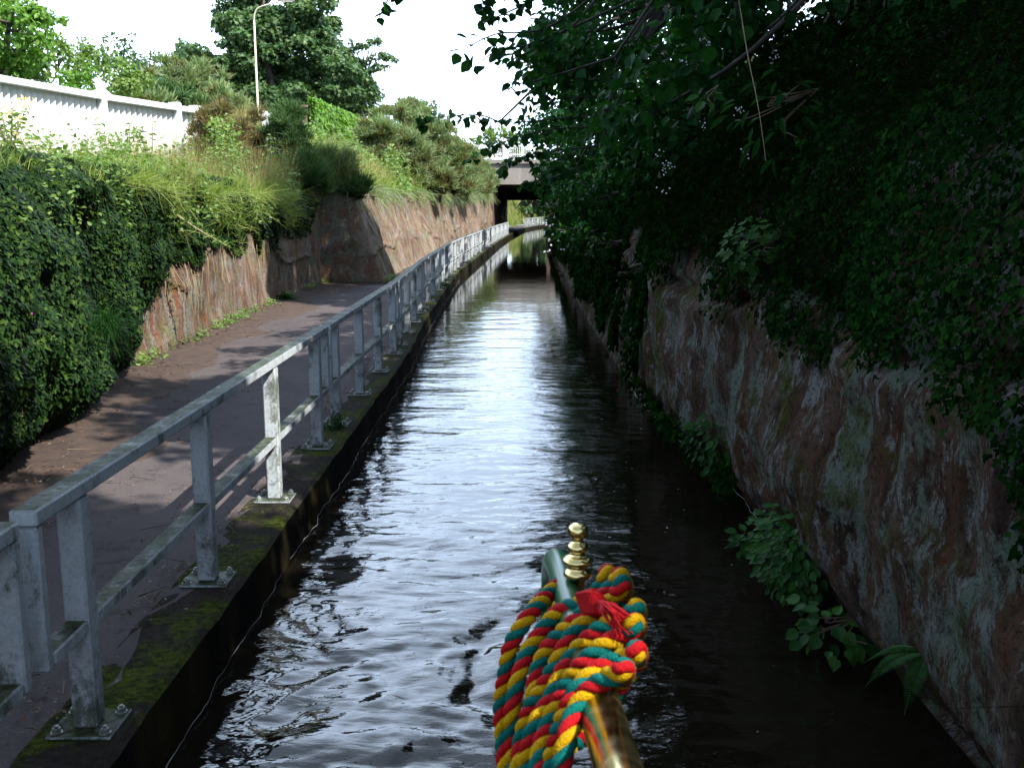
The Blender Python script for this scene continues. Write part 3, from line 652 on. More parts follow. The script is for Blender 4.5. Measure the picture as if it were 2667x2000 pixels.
# ------------------------------------------------------------ left bank trees
P_ = at
def pxclumps(lst, Y0, dy, k=1.0, flat=.8):
    o = []
    for (x, y, r) in lst:
        Yd = Y0 + rng.uniform(-dy, dy); R = r / FPX * Yd * k; o.append((P_(x, y, Yd), (R, R, R * flat)))
    return o
syc = [(720, -60, 90), (640, 20, 60), (800, 30, 60), (660, 80, 70), (760, 80, 80), (700, 60, 80), (620, 110, 40), (830, 110, 50), (740, 130, 70), (700, 150, 70), (610, 70, 40), (860, 85, 40),
       (560, 200, 60), (620, 180, 60), (520, 170, 45), (480, 190, 40), (680, 200, 70), (740, 210, 70), (800, 190, 70), (850, 160, 55), (880, 210, 55), (600, 250, 65), (660, 270, 65), (720, 270, 70), (790, 260, 70), (850, 260, 60), (560, 260, 55), (900, 250, 50), (640, 220, 60), (760, 300, 60), (830, 300, 60), (900, 300, 45), (690, 310, 60), (620, 300, 50), (930, 235, 45), (950, 285, 45), (425, 225, 36), (455, 255, 42), (400, 250, 30), (500, 240, 45), (520, 290, 45)]
cl = pxclumps(syc, 75, 3.5); big = []
for c, R in cl: big += sub(c, R, 7, R[0] * .48, flat=.75) + [(c, tuple(np.array(R) * .7))]
g = at(730, 400, 75); tree('sycamore_tree', 'huge dark green sycamore in the middle behind the street lamp', 'tree', (g[0], 75, left_z(g[0], 75)), big, .5, 42, .3, STAR, 'syc', every=14, inner=.6)
cl = pxclumps([(930, 125, 28), (965, 115, 26), (990, 150, 26), (1015, 155, 18), (945, 170, 24), (975, 185, 22), (940, 210, 26), (905, 200, 22), (1000, 175, 14), (960, 215, 14), (950, 235, 22), (975, 260, 32), (930, 280, 35), (1000, 285, 26), (960, 300, 30), (900, 150, 18)], 78, 1.5, flat=.6); s2 = []
for c, R in cl: s2 += sub(c, R, 5, R[0] * .5, flat=.6)
g = at(920, 400, 78); tree('maple_tree', 'open branched tree with flat layered boughs right of the sycamore', 'tree', (g[0], 78, left_z(g[0], 78)), s2, .35, 40, .26, STAR, 'syc', every=2, inner=.5, top=at(955, 150, 78))
cl = pxclumps([(500, 140, 38), (470, 165, 32), (535, 160, 34), (500, 180, 40), (560, 190, 34)], 88, 2); s2 = []
for c, R in cl: s2 += sub(c, R, 7, R[0] * .45)
g = at(505, 300, 88); tree('round_tree', 'rounded dark tree peeping up left of the sycamore', 'tree', (g[0], 88, left_z(g[0], 88)), s2, .3, 18, .32, STAR, 'syc', every=3)
for i, (lst, Yd, lab) in enumerate((([(1060, 285, 25), (1085, 300, 30), (1040, 310, 26), (1100, 275, 16), (1070, 320, 30)], 110, 'grey-green distant tree just right of the layered tree'),
                               ([(1125, 275, 20), (1140, 290, 24), (1150, 310, 18), (1120, 310, 26), (1105, 330, 26), (1145, 335, 20)], 100, 'airy distant tree with see-through top left of the bridge'),
                               ([(1270, 355, 24), (1300, 350, 22), (1240, 375, 22), (1290, 375, 30), (1330, 365, 26), (1370, 365, 30), (1420, 360, 35), (1260, 405, 25), (1300, 405, 28), (1350, 400, 28), (1400, 405, 28)], 122, 'bright round tree rising behind the bridge railing'))):
    cl = pxclumps(lst, Yd, 1.5); s2 = []
    for c, R in cl: s2 += sub(c, R, 6, R[0] * .4)
    g = at(lst[0][0] + 10, 420, Yd); tree('distant_tree', lab, 'tree', (g[0], Yd, left_z(g[0], Yd)), s2, .25, (9, 6, 14)[i], .4, STAR, ('far', 'far', 'shrub')[i], every=2)
for lst, Yd, mt, lab in (([(1375, 520, 22), (1400, 500, 26), (1395, 540, 18), (1430, 520, 26), (1460, 540, 30), (1360, 500, 22), (1425, 545, 20), (1375, 548, 12), (1350, 505, 14), (1362, 515, 16), (1378, 533, 16), (1392, 552, 14), (1410, 556, 14), (1345, 492, 14), (1400, 480, 30)], 138, 'syc', 'dark trees seen under the bridge beyond the far railing'),
                         ([(1500, 480, 40), (1540, 520, 40), (1480, 540, 30)], 150, 'far', 'pale tree to the right beyond the bridge underpass')):
    cl = pxclumps(lst, Yd, 2); s2 = []
    for c, R in cl: s2 += sub(c, R, 8, R[0] * .45)
    g = at(lst[0][0] + 10, 552, Yd); tree('distant_tree', lab.replace('dark trees', 'dark tree'), 'tree', (g[0], Yd, g[2] - 1), s2, .25, 18, .5, STAR, mt, every=2)
# bright tree at the left edge, close behind the fence
cl = pxclumps([(-60, 60, 80), (20, 30, 70), (70, 60, 55), (20, 110, 80), (90, 110, 45), (-40, 150, 90), (60, 160, 60), (120, 60, 26), (160, 55, 16), (110, 155, 30), (10, 190, 60), (-90, 0, 90), (30, -40, 70)], 29, 1.2); s2 = []
for c, R in cl: s2 += sub(c, R, 7, R[0] * .42, flat=.7)
g = at(-20, 300, 29); tree('lime_tree', 'bright green broad-leaved tree at the upper left corner', 'tree', (g[0], 29, 4.2), s2, .18, 110, .17, OVAL, 'bright', every=4, drop=.6)
# shrubs behind the fence
k = 0
SH = [((150, 160, 55), 33, 'shrub', 'yellow-green shrub beside the left corner tree'), ((240, 190, 65), 35, 'shrub', 'leafy light green shrub behind the first fence post'),
      ((310, 170, 50), 40, 'far', 'feathery grey-green shrub with upright wisps behind the fence'), ((200, 240, 60), 32, 'bright', 'low bright shrub hugging the back of the fence'), ((330, 240, 60), 34, 'shrub', 'yellowish shrub above the middle fence panel'),
      ((90, 220, 60), 31, 'shrub', 'shrub below the corner tree touching the fence top'), ((380, 210, 40), 42, 'far', 'small grey-green shrub left of the gorse hill')]
for (x, y, r), Yd, mt, lab in SH:
    c = at(x, y, Yd); R = r / FPX * Yd; s2 = sub(c, (R, R, R * .9), 12, R * .38)
    wis = [(at(x + rng.uniform(-.8, .8) * r, y - r * rng.uniform(.9, 1.5), Yd), (.12, .12, .35)) for _ in range(5)] if mt == 'far' or k == 1 else []
    tree('shrub', lab, 'shrub', (c[0], Yd, left_z(c[0], Yd)), s2 + wis, .06, 120 if Yd < 37 else 70, .13 if Yd < 37 else .16, OVAL, mt, every=2); k += 1
for (x, y, rx_, ry), Yd, lab, mt, nn in (((430, 225, 75, 50), 46, 'olive gorse clump left of the street lamp foot', 'gorse', 6000), ((520, 235, 70, 45), 52, 'dull green gorse clump below the sycamore', 'gorse', 6000), ((360, 265, 70, 45), 38, 'gorse clump directly behind the short fence panel', 'gorse', 5000),
                     ((470, 290, 60, 45), 40, 'low gorse behind the last fence post', 'gorse_dark', 4000), ((590, 285, 60, 40), 44, 'gorse clump at the street lamp foot', 'gorse', 4500)):
    c = at(x, y, Yd); gorse(lab, c, (rx_ / FPX * Yd, rx_ / FPX * Yd * .8, ry / FPX * Yd * 1.3), nn, mt, (.28, .07))
def gpx(x, y, rx_, ry, Yd, lab, mt, n, blade=(.22, .03), **kw):
    c = at(x, y, Yd); return gorse(lab, c, (rx_ / FPX * Yd, rx_ / FPX * Yd * .9, ry / FPX * Yd), n, mt, blade, **kw)
gpx(585, 335, 72, 72, 27, 'brownish dying gorse bush beside the last fence post', 'gorse_brown', 9000, (.2, .022))
gpx(655, 360, 40, 60, 28, 'small brown gorse between the dying bush and the dark one', 'gorse_brown', 4000, (.2, .02))
gpx(745, 345, 55, 65, 27.5, 'dark green upright gorse bush standing right of the brown one', 'gorse_dark', 7000, (.22, .022))
gpx(760, 300, 22, 30, 27.5, 'narrow dark gorse top above the dark bush', 'gorse_dark', 1500, (.22, .022), ncl=10)
# the long gorse thicket on the wall top
GT = [((1035, 325, 70, 45), 50), ((1110, 350, 65, 55), 53), ((980, 360, 55, 45), 46), ((1060, 390, 60, 55), 48), ((1150, 400, 62, 60), 56), ((1200, 420, 55, 60), 62), ((1110, 440, 60, 55), 50), ((1180, 460, 55, 45), 58), ((1235, 450, 45, 50), 72), ((1265, 470, 32, 38), 80), ((1075, 300, 40, 30), 60), ((1145, 485, 40, 32), 50), ((1215, 480, 40, 35), 64)]
GL = ['at the upper left of the long thicket', 'topmost in the middle of the long thicket', 'leftmost of the long thicket by the brick wall', 'left of centre in the thicket', 'with a brown hollow in mid thicket', 'round one right of the brown hollow', 'low on the wall edge in mid thicket', 'hanging over the red wall right of centre', 'against the bridge end', 'last before the bridge corner', 'small crown behind the thicket', 'lowest tongue over the red rock', 'low clump beneath the round one']
for ((x, y, a, b), Yd), l in zip(GT, GL): gpx(x, y, a, b, Yd, 'grey-green gorse ' + l, 'gorse', 7000, (.26, .05))
# gorse and broom on the buttress
gpx(800, 455, 45, 40, 26.5, 'dark green gorse tuft on the shaded buttress top', 'gorse_dark', 5000, (.3, .018)); gpx(880, 440, 45, 45, 29, 'mid green gorse tuft right of the dark tuft on the buttress', 'gorse', 5000, (.3, .02)); gpx(920, 500, 40, 35, 28.8, 'dark gorse draping over the buttress corner', 'gorse_dark', 4500, (.25, .02))

# ------------------------------------------------------------ left bank ground cover
mb = MB()
def scatter_left(n, y0, y1, w0, w1, pw=1.0):
    y = rng.uniform(y0, y1, n); wd = w0 + (w1 - w0) * rng.random(n) ** pw; return lpos(y, wd), y, wd
for n, y0, y1, w0, w1, h, wd, key in ((15000, 6, 17, 0, 5, .27, .010, 0), (20000, 14, 30, -.1, 3, .42, .012, 0), (9000, 28, 40, 0, 7, .55, .022, 0), (8000, 40, 85, 0, 6, .6, .035, 0), (6000, 112, 170, 0, 9, .8, .09, 0)):
    p, y, wq = scatter_left(n, y0, y1, w0, w1, 1.3); keep = fbm(y * .8, wq * .8, seed=131, oct=3) + rng.random(n) * .8 > .1; p = p[keep]; n = len(p)
    blades(mb, p - (0, 0, .05), (0, 0, 1.), rng.normal(0, .35, (n, 3)) * (1, 1, .2) + (.15, 0, 0), h * rng.uniform(.5, 1.3, n), wd)
n = 10000; y = rng.uniform(12, 27, n); y = y[fbm(y * 1.1, y * 0, seed=136, oct=3) + rng.normal(0, .3, n) > .15]; n = len(y); p = np.stack([lx(y, np.full(n, 2.6)) + rng.uniform(-.3, .3, n), y, 2.72 - .55 * rng.random(n) ** 2 * (1 + fbm(y * 1.2, y * 0, seed=133))], -1); blades(mb, p, norm(rng.normal(0, .5, (n, 3)) + (.5, -.1, .8)), rng.normal(0, .45, (n, 3)) + (.35, -.1, -.5), rng.uniform(.15, .45, n), .010)
tag(mb.build('grass', M['grass']), 'lush green grass covering the top of the left bank', 'grass', kind='stuff')
mb = MB()
for n, y0, y1, w0, w1, h, wd in ((2500, 7, 20, 0, 5, .38, .006), (5500, 16, 29, -.1, 3.5, .7, .009), (9000, 30, 48, .2, 7, .8, .02), (2200, 22, 27, 1, 4, .8, .009), (3000, 24, 29, 0, 4, 1.0, .011), (4000, 48, 80, 0, 4, .8, .03), (4000, 114, 165, 0, 6, .9, .08)):
    p, y, wq = scatter_left(n, y0, y1, w0, w1); keep = fbm(y * .6, wq * .6, seed=141, oct=3) > -.1; p = p[keep]; n = len(p)
    blades(mb, p - (0, 0, .05), (0, 0, 1.), rng.normal(0, .3, (n, 3)) * (1, 1, .1) + (.2, -.05, 0), h * rng.uniform(.5, 1.25, n), wd)
    k2 = n // 5; blades(mb, p[:k2] + (0, 0, .0), (0, 0, 1.), rng.normal(0, .15, (k2, 3)) * (1, 1, .1) + (.12, 0, 0), h * rng.uniform(1.2, 1.7, k2), wd * .5)
tag(mb.build('dry_grass', M['dry']), 'straw-coloured dry grass with seed heads on the left bank', 'dry grass', kind='stuff')
mb = MB()
for n, y0, y1, w0, w1, s, hh in ((12000, 6, 22, -.35, 2.0, .06, .5), (9000, 6, 21, 2.0, 6.5, .06, .22), (16000, 14, 30, -.4, 4, .085, .7), (3000, 26, 30, -.2, 3, .1, .8), (12000, 33, 56, -.3, 3, .12, .9), (1500, 112, 150, 0, 6, .3, .6)):
    p, y, wq = scatter_left(n, y0, y1, w0, w1); p[:, 2] -= np.clip(-wq, 0, 1) * 1.5; f = fbm(y * 1.1, wq * 1.1, seed=151, oct=3); keep = f > -.15; p, f = p[keep], f[keep]; n = len(p)
    p[:, 2] += hh * rng.random(n) * (f + .4)
    leaves(mb, OVAL, p, norm(rng.normal(0, .5, (n, 3)) + (.2, 0, 1)), rdir(n), s * rng.uniform(.6, 1.3, n))
for px0, px1, Yd, hh, nn in ((520, 700, 25.5, 1.1, 4500), (640, 800, 26.5, 1.0, 3500), (430, 560, 23, .55, 4000), (280, 480, 19, .35, 2500), (900, 1080, 42, 1.2, 3500), (760, 900, 36, .9, 2500)):
    px = rng.uniform(px0, px1, nn); Yq = Yd + rng.normal(0, 1.2, nn); x = (px - 1333.5) / FPX * Yq * 1.02; wq = np.maximum(0, lx(Yq, ip(Yq, LTOP)) - x); z = lground(Yq, wq) + hh * rng.random(nn) ** 1.3 * np.clip(.7 + fbm(px * .03, Yq * .5, seed=157), .1, 1.6)
    leaves(mb, OVAL, np.stack([x, Yq, z], -1), norm(rng.normal(0, .5, (nn, 3)) + (.2, -.2, 1)), rdir(nn), .0036 * Yd * rng.uniform(.6, 1.3, nn))
tag(mb.build('undergrowth', M['shrub']), 'bright bramble and nettle growth along the left wall top', 'undergrowth', kind='stuff')

# ivy sheet on the left wall
mb = MB(); n = 330000; y = 1.5 + 26 * rng.random(n) ** 1.25; z = rng.uniform(.3, 3.0, n); r = rng.random(n)
zmin = np.interp(y, [0, 11.5, 12.8, 14.5, 16, 18, 24, 27.5], [.3, .3, .6, 1.2, 1.75, 1.8, 1.75, 2.0]) + .28 * fbm(y * 1.3, y * 0, seed=161, oct=3)
keep = (z > zmin) & (r < np.interp(y, [1, 9, 14, 27], [.9, 1, .6, .45])); y, z, zmin = y[keep], z[keep], zmin[keep]; n = len(y)
th = .12 + .3 * np.clip(fbm(y * .9, z * 1.1, seed=162, oct=3) + .35, 0, 1.2) * np.interp(y, [0, 12, 15], [1, .9, .5]); th = th * np.clip((z - .2) * 2, .35, 1); th[z < zmin + .3] *= .5
layer = rng.random(n) ** .35
px = lx(y, np.minimum(z, ip(y, LTOP))) + th * layer; over = np.clip(z - 2.65, 0, 1); px -= over * 1.2
p = np.stack([px, y + rng.normal(0, .02, n), z], -1)
e = .05; gy = (fbm((y + e) * .9, z * 1.1, seed=162, oct=3) - fbm((y - e) * .9, z * 1.1, seed=162, oct=3)) / (2 * e) * .3; gz = (fbm(y * .9, (z + e) * 1.1, seed=162, oct=3) - fbm(y * .9, (z - e) * 1.1, seed=162, oct=3)) / (2 * e) * .3
nr = norm(np.stack([np.ones(n), -gy, -gz + .55 + over], -1) + rng.normal(0, .38, (n, 3)))
leaves(mb, IVY, p, nr, rng.normal(0, .6, (n, 3)) - (0, .1, 1), rng.uniform(.022, .05, n) * np.interp(y, [2, 14, 26], [1, 1.15, 1.6]))
# some thin trailing stems
for i in range(160):
    yy = rng.uniform(12, 26); zz = rng.uniform(2.0, 2.7); l = rng.uniform(.4, 1.5)
    q = np.array([(float(lx(np.array(yy), np.array(min(zz, 2.7)))) + .06 + .1 * t, yy + .08 * math.sin(4 * t + i), zz - l * t) for t in np.linspace(0, 1, 6)]); q[:, 0] = lx(q[:, 1], q[:, 2]) + .05
    mb.tube(q, .004, 3, mi=1, cap=False)
tag(mb.build('ivy', [M['ivy'], M['twig']]), 'dense small-leaved ivy hanging down the left rock wall', 'ivy', kind='stuff')
# moss and weeds at the wall foot
mb = MB(); n = 5000; y = rng.uniform(13, 33, n); x = ip(y, LB) + np.abs(rng.normal(0, .09, n)); keep = (fbm(y * 1.5, y * 0, seed=171) > 0) & (y != 0); x, y = x[keep], y[keep]; n = len(x)
leaves(mb, OVAL, np.stack([x, y, .34 + .16 * rng.random(n) ** 2], -1), norm(rng.normal(0, .5, (n, 3)) + (.5, 0, 1)), rdir(n), rng.uniform(.03, .07, n))
tag(mb.build('weeds', M['shrub']), 'low green weeds sprouting along the foot of the left wall', 'weeds', kind='stuff')

mb = MB(); n = 9000; y = rng.uniform(28.6, 86, n); kp = fbm(y * .5, y * 0, seed=181, oct=3) + rng.normal(0, .25, n) > -.05; y = y[kp]; n = len(y)
p = np.stack([lx(y, ip(y, LTOP) - .03) + rng.uniform(-.15, .12, n), y, ip(y, LTOP) + .08 - .3 * rng.random(n) ** 2], -1)
blades(mb, p, norm(rng.normal(0, .3, (n, 3)) + (.5, -.15, .5)), rng.normal(0, .25, (n, 3)) + (.35, -.1, -.9), rng.uniform(.3, .9, n), .03)
tag(mb.build('hanging_grass', M['gorse']), 'grey-green growth spilling over the top edge of the far red rock', 'hanging grass', kind='stuff')
# ---- individual plants on the left
def stalk_plant(name, label, cat, base, h, nst, leaf, lmat, flower=None, spread=.25, fl=12, tmpl=LONG, group=None, fsize=.04):
    r = empty(name, tuple(base)); sm, lm, fm = MB(), MB(), MB()
    for i in range(nst):
        d = np.array((rng.normal(0, spread), rng.normal(0, spread), 1.)); hh = h * rng.uniform(.75, 1.05)
        q = spline([(0, 0, -.05), d * hh * .5 * (.6, .6, 1), d * hh * (1, 1, .95)], 6); sm.tube(q, np.linspace(.009, .004, len(q)) * max(1, h), 5)
        n = int(26 * h); t = rng.uniform(.08, .95, n); pp = np.stack([np.interp(t, np.linspace(0, 1, len(q)), q[:, j]) for j in range(3)], -1)
        o = rdir(n); o[:, 2] = np.abs(o[:, 2]) * .4
        leaves(lm, tmpl, pp, norm(rng.normal(0, .3, (n, 3)) + (0, 0, 1)), o + (0, 0, .2), leaf * rng.uniform(.6, 1.2, n))
        if flower:
            n = fl; pp = q[-1] + rng.normal(0, .06, (n, 3)) * (1, 1, .5) * h; leaves(fm, ROUND, pp, norm(rng.normal(0, .5, (n, 3)) + (0, -.4, 1)), rdir(n), fsize * rng.uniform(.7, 1.2, n))
    sm.build('stem', M['twig'], r); lm.build('foliage', M[lmat], r)
    if flower: fm.build('blossom', M[flower], r)
    return tag(r, label, cat, group)
def onbank(px, Yd):
    x = at(px, 500, Yd)[0]; return (x, Yd, left_z(x, Yd))
stalk_plant('ragwort', 'tall feathery ragwort with yellow flowers at the left edge by the fence', 'wildflower', onbank(38, 17.5), 1.25, 12, .11, 'shrub', 'petal_y', .16, 26, fsize=.035)
stalk_plant('ragwort', 'shorter ragwort with small yellow flowers right of the tall one', 'wildflower', onbank(90, 17), .8, 6, .09, 'shrub', 'petal_y', .25, 8, fsize=.03)
stalk_plant('willowherb', 'upright narrow-leaved plant in front of the first fence post', 'plant', onbank(285, 19.5), 1.35, 3, .12, 'bright', None, .06)
stalk_plant('willowherb', 'short narrow-leaved plant left of the first fence post', 'plant', onbank(232, 18), .75, 3, .12, 'shrub', None, .12)
for px, Yd, h, lab in ((345, 19, 1.2, 'leafy sapling between the first two fence posts'), (400, 20, 1.5, 'tallest oval-leaved sapling before the second fence post'), (430, 22, 1.0, 'thin sapling at the foot of the second fence post'), (310, 18, .95, 'reddish tinged sapling low before the fence')):
    stalk_plant('sapling', lab, 'sapling', onbank(px, Yd), h, 4, .11, 'shrub', None, .2, tmpl=OVAL)
b = lx(np.array(7.2), np.array(1.3)) + .42
stalk_plant('foxglove', 'single foxglove with purple bells against the dark left ivy', 'wildflower', (-3.72, 7.4, .9), .95, 1, .14, 'ivy', 'petal_p', .02, 7, OVAL, fsize=.02)
# hanging grass tuft in the ivy
def tuft(name, label, base, n, h, wd, mat, lean=(.5, 0, 0), spread=.5, cat='grass tuft'):
    mb = MB(); p = rng.normal(0, .05, (n, 3)); blades(mb, p, norm(rng.normal(0, spread, (n, 3)) + (lean[0] * .5, lean[1], 1)), rng.normal(0, .3, (n, 3)) + lean - np.array((0, 0, .9)), h * rng.uniform(.5, 1.2, n), wd, curve=1.0)
    o = mb.build(name, M[mat]); o.location = tuple(base); return tag(o, label, cat)
gx = at(275, 850, 9.3); tuft('grass_tuft', 'bright green tuft of long grass growing out of the left ivy', gx, 380, .36, .006, 'fern', (.2, -.15, .2))
tuft('grass_tuft', 'small green weed tuft at the foot of the railing post', P_(870, 1095, 9.45) * (1, 1, 0) + (-1.0 * 0 + 0, 0, .32), 70, .22, .012, 'fern', (.0, 0, 0), .4)
tuft('grass_tuft', 'tiny green weed on the kerb beside the distant posts', (kx(27.5) - .08, 27.5, .3), 90, .28, .02, 'fern', (.1, 0, 0), .5)
for px, Yd, zz, l, lab in ((795, 23, .35, .4, 'fern-like weed at the foot of the shaded wall'),):
    tuft('wall_fern', lab, (float(lx(np.array(Yd * 1.), np.array(.5))) + .12, Yd, zz), 160, l, .03, 'fern', (.6, -.2, 0), .6, 'fern')
# fallen pale stalk over the wall edge
r = MB(); q = spline([at(460, 560, 14.5), at(520, 600, 14.3), at(590, 640, 14.0)], 8); r.tube(q, np.linspace(.014, .006, len(q)), 6)
n = 60; t = rng.integers(4, len(q), n); leaves(r, LONG, q[t], rdir(n) + (0, 0, 1), rdir(n), .09, 1)
tag(r.build('fallen_stalk', [M['twig'], M['shrub']]), 'pale broken plant stalk leaning over the left wall edge', 'plant stalk')
# ------------------------------------------------------------ right side
def rpt(y, s): 
    x, z = rprof(np.asarray(y, float), np.asarray(s, float)); return np.stack([x, np.asarray(y, float) + 0 * x, z], -1)
def s_of_z(y, z):
    """profile parameter at height z"""
    ss = np.linspace(0, .93, 300); a = np.array(PN)[:, 1]; b = np.array(PF)[:, 1]
    za = np.interp(ss, np.linspace(0, 1, len(a)), a); zb = np.interp(ss, np.linspace(0, 1, len(b)), b)
    return np.where(y < 11.5, np.interp(z, za, ss), np.interp(z, zb, ss))
# ivy on the right cliff
mb = MB(); n = 230000; y = 2.0 + 60 * rng.random(n) ** 2.1; z = rng.uniform(.15, 4.6, n)
zmin = np.interp(y, [2, 4, 6, 7.5, 9, 10.9, 11.3, 14, 20, 60], [1.5, 1.6, 1.8, 1.9, 1.95, 1.9, .5, .5, .7, .5]) + .3 * fbm(y * 1.6, y * 0, seed=201, oct=3)
hole = fbm(y * .7, z * .35, seed=203, oct=3) > .25
low = (y > 7.3) & (y < 11.3) & (z < .42 + .2 * vnoise(y * 2, y * 0, seed=4)) & (z > .12)
keep = ((z > zmin) & ~(hole & (z < 2.2) & (y > 12))) | (low & (rng.random(n) < .6)); y, z = y[keep], z[keep]; n = len(y)
p = rpt(y, s_of_z(y, z)); th = (.06 + .16 * np.clip(fbm(y * 1.2, z * 1.2, seed=202) + .4, 0, 1)) * rng.random(n) ** .5; p[:, 0] -= th; p[:, 2] += .05 * rng.normal(size=n)
nr = norm(np.stack([-np.ones(n), rng.normal(0, .3, n) - .25, .5 + rng.normal(0, .4, n)], -1))
leaves(mb, IVY, p, nr, rng.normal(0, .6, (n, 3)) - (0, 0, 1), rng.uniform(.04, .085, n) * np.interp(y, [2, 5, 9, 15, 60], [.4, .5, .8, 1.1, 3]))
tag(mb.build('ivy', M['ivy_shaded']), 'dark ivy curtain hanging over the right rock cliff', 'ivy', kind='stuff')
# dim hanging grass on the right
mb = MB(); n = 46000; y = 1.5 + 14 * rng.random(n); z = 1.35 + 3.2 * rng.random(n); kp = (fbm(y * .6, z * .9, seed=211, oct=3) > -.15) & (z > np.interp(y, [1, 4, 6, 8, 16], [1.25, 1.45, 1.8, 2.0, 2.0])); y, z = y[kp], z[kp]; n = len(y)
p = rpt(y, s_of_z(y, z)); blades(mb, p, norm(np.array((-.6, -.1, .8)) + rng.normal(0, .3, (n, 3))), np.array((-.35, -.15, -.55)) + rng.normal(0, .25, (n, 3)), rng.uniform(.12, .6, n), .0045)
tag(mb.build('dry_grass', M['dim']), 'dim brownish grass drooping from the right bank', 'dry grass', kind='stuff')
# brambles and nettles high on the right bank
mb = MB(); n = 60000; y = -1 + 42 * rng.random(n) ** 1.3; z = 2.6 + 3.6 * rng.random(n); kp = fbm(y * .8, z * .8, seed=221, oct=3) > -.1; y, z = y[kp], z[kp]; n = len(y)
p = rpt(y, s_of_z(y, z)); f = np.clip(fbm(y * .9, z * 1.3, seed=222) + .5, 0, 1.4); p[:, 0] -= .45 * f * rng.random(n) ** .5; p[:, 2] += .3 * f * rng.random(n)
leaves(mb, OVAL, p, norm(np.array((-.6, -.2, .8)) + rng.normal(0, .5, (n, 3))), rng.normal(0, .6, (n, 3)) - (.3, 0, .5), rng.uniform(.04, .11, n) * np.interp(y, [0, 6, 12, 40], [.6, .7, 1, 1.8]))
tag(mb.build('undergrowth', M['ivy_shaded']), 'dark tangle of bramble leaves high on the right bank', 'undergrowth', kind='stuff')

# overhanging trees on the right
def proj(c):
    d = np.array(c) - (0, 0, EYE); co, si = math.cos(PITCH), math.sin(PITCH)
    f = d[1] * co - d[2] * si; u = d[1] * si + d[2] * co
    return 1333.5 + FPX * d[0] / f, 1000 - FPX * u / f, f
def edge(py): return np.interp(py, [-800, -200, -20, 0, 100, 180, 260, 330, 400, 480, 560, 650, 700], [1420, 1400, 1320, 1235, 1275, 1315, 1335, 1335, 1375, 1385, 1425, 1455, 1600])
def floor_(px): return np.interp(px, [1330, 1400, 1440, 1700, 1900, 2667], [430, 540, 620, 560, 470, 380])
def canopy(n, y0, y1, zlo, zhi, xhi, r0, r1):
    o = []; tries = 0
    while len(o) < n and tries < 20000:
        tries += 1; c = np.array((rng.uniform(-.8, xhi), rng.uniform(y0, y1), rng.uniform(zlo, zhi))); r = rng.uniform(r0, r1)
        px, py, f = proj(c); rp = r / f * FPX
        if px - rp * .95 < edge(py) or (py > -150 and py + rp > floor_(px) + 0): continue
        if c[2] > 7 and c[0] < 1.6: continue
        o.append((c, (r, r, r * .75)))
    return o
TR = [('leaning_tree', 'large dark tree leaning over the canal at the upper right', (3.4, 9.5, 4.2), dict(n=70, y0=7.5, y1=13.5, zlo=3.2, zhi=9.5, xhi=4.5, r0=.3, r1=.62), .16, 85, .115),
      ('leaning_tree', 'broad-leaved tree whose boughs frame the white sky on the right', (2.9, 15.5, 3.6), dict(n=85, y0=12.5, y1=19, zlo=2.8, zhi=9.5, xhi=4.5, r0=.35, r1=.7), .17, 75, .125),
      ('leaning_tree', 'dark tree over the cliff between the framing tree and the bridge', (3.4, 25, 3.9), dict(n=70, y0=20, y1=29, zlo=2.8, zhi=9, xhi=5, r0=.5, r1=.95), .18, 34, .17),
      ('leaning_tree', 'tree nearest the bridge on the right cliff, seen above the railings', (4.2, 42, 4.4), dict(n=60, y0=32, y1=58, zlo=2.6, zhi=6.8, xhi=6, r0=.7, r1=1.3), .2, 20, .24)]
def branch(mbt, mbl, pts, size, n, tmpl=ROUND, rad_=.012):
    q = spline(pts, 8); mbt.tube(q, np.linspace(rad_, rad_ * .3, len(q)), 5, cap=False)
    t = rng.uniform(.12, 1, n); p = np.stack([np.interp(t, np.linspace(0, 1, len(q)), q[:, j]) for j in range(3)], -1) + rng.normal(0, size * .35, (n, 3))
    leaves(mbl, tmpl, p, norm(rng.normal(0, .55, (n, 3)) + (0, -.5, .55)), rng.normal(0, .4, (n, 3)) - (0, 0, 1.), size * rng.uniform(.6, 1.15, n))
def px_path(l, Y0, Y1=None):
    Y1 = Y1 or Y0; return [at(x, y, Y0 + (Y1 - Y0) * i / (len(l) - 1)) for i, (x, y) in enumerate(l)]
BR = {0: [(px_path([(1700, -150), (1450, 60), (1290, 90), (1190, 140)], 8.6), .1, 26), (px_path([(1650, 0), (1400, 110), (1300, 130), (1235, 175)], 8.8), .1, 26),
          (px_path([(1500, 60), (1390, 130), (1330, 150)], 8.6), .11, 22), (px_path([(2000, -700), (1500, -400), (1120, -90), (1020, -10), (985, 50)], 7.2), .075, 44), (px_path([(1600, 150), (1400, 210), (1325, 220)], 9), .09, 14),
          (px_path([(1600, -200), (1330, -40), (1240, 20)], 8.6), .1, 30), (px_path([(1600, -100), (1350, 20), (1255, 60)], 8.8), .1, 30)],
      1: [(px_path([(1560, 300), (1400, 315), (1300, 318), (1205, 305)], 13), .1, 60), (px_path([(1560, 330), (1420, 340), (1300, 375), (1215, 420)], 13), .1, 60), (px_path([(1300, 318), (1240, 300), (1110, 310), (1095, 330)], 13.2, 13.6), .1, 40),
          (px_path([(1560, 380), (1400, 400), (1340, 420), (1300, 440)], 13), .11, 40), (px_path([(1560, 250), (1430, 260), (1350, 280)], 13), .1, 24), (px_path([(1500, 440), (1420, 470), (1360, 480)], 14), .1, 36)]}
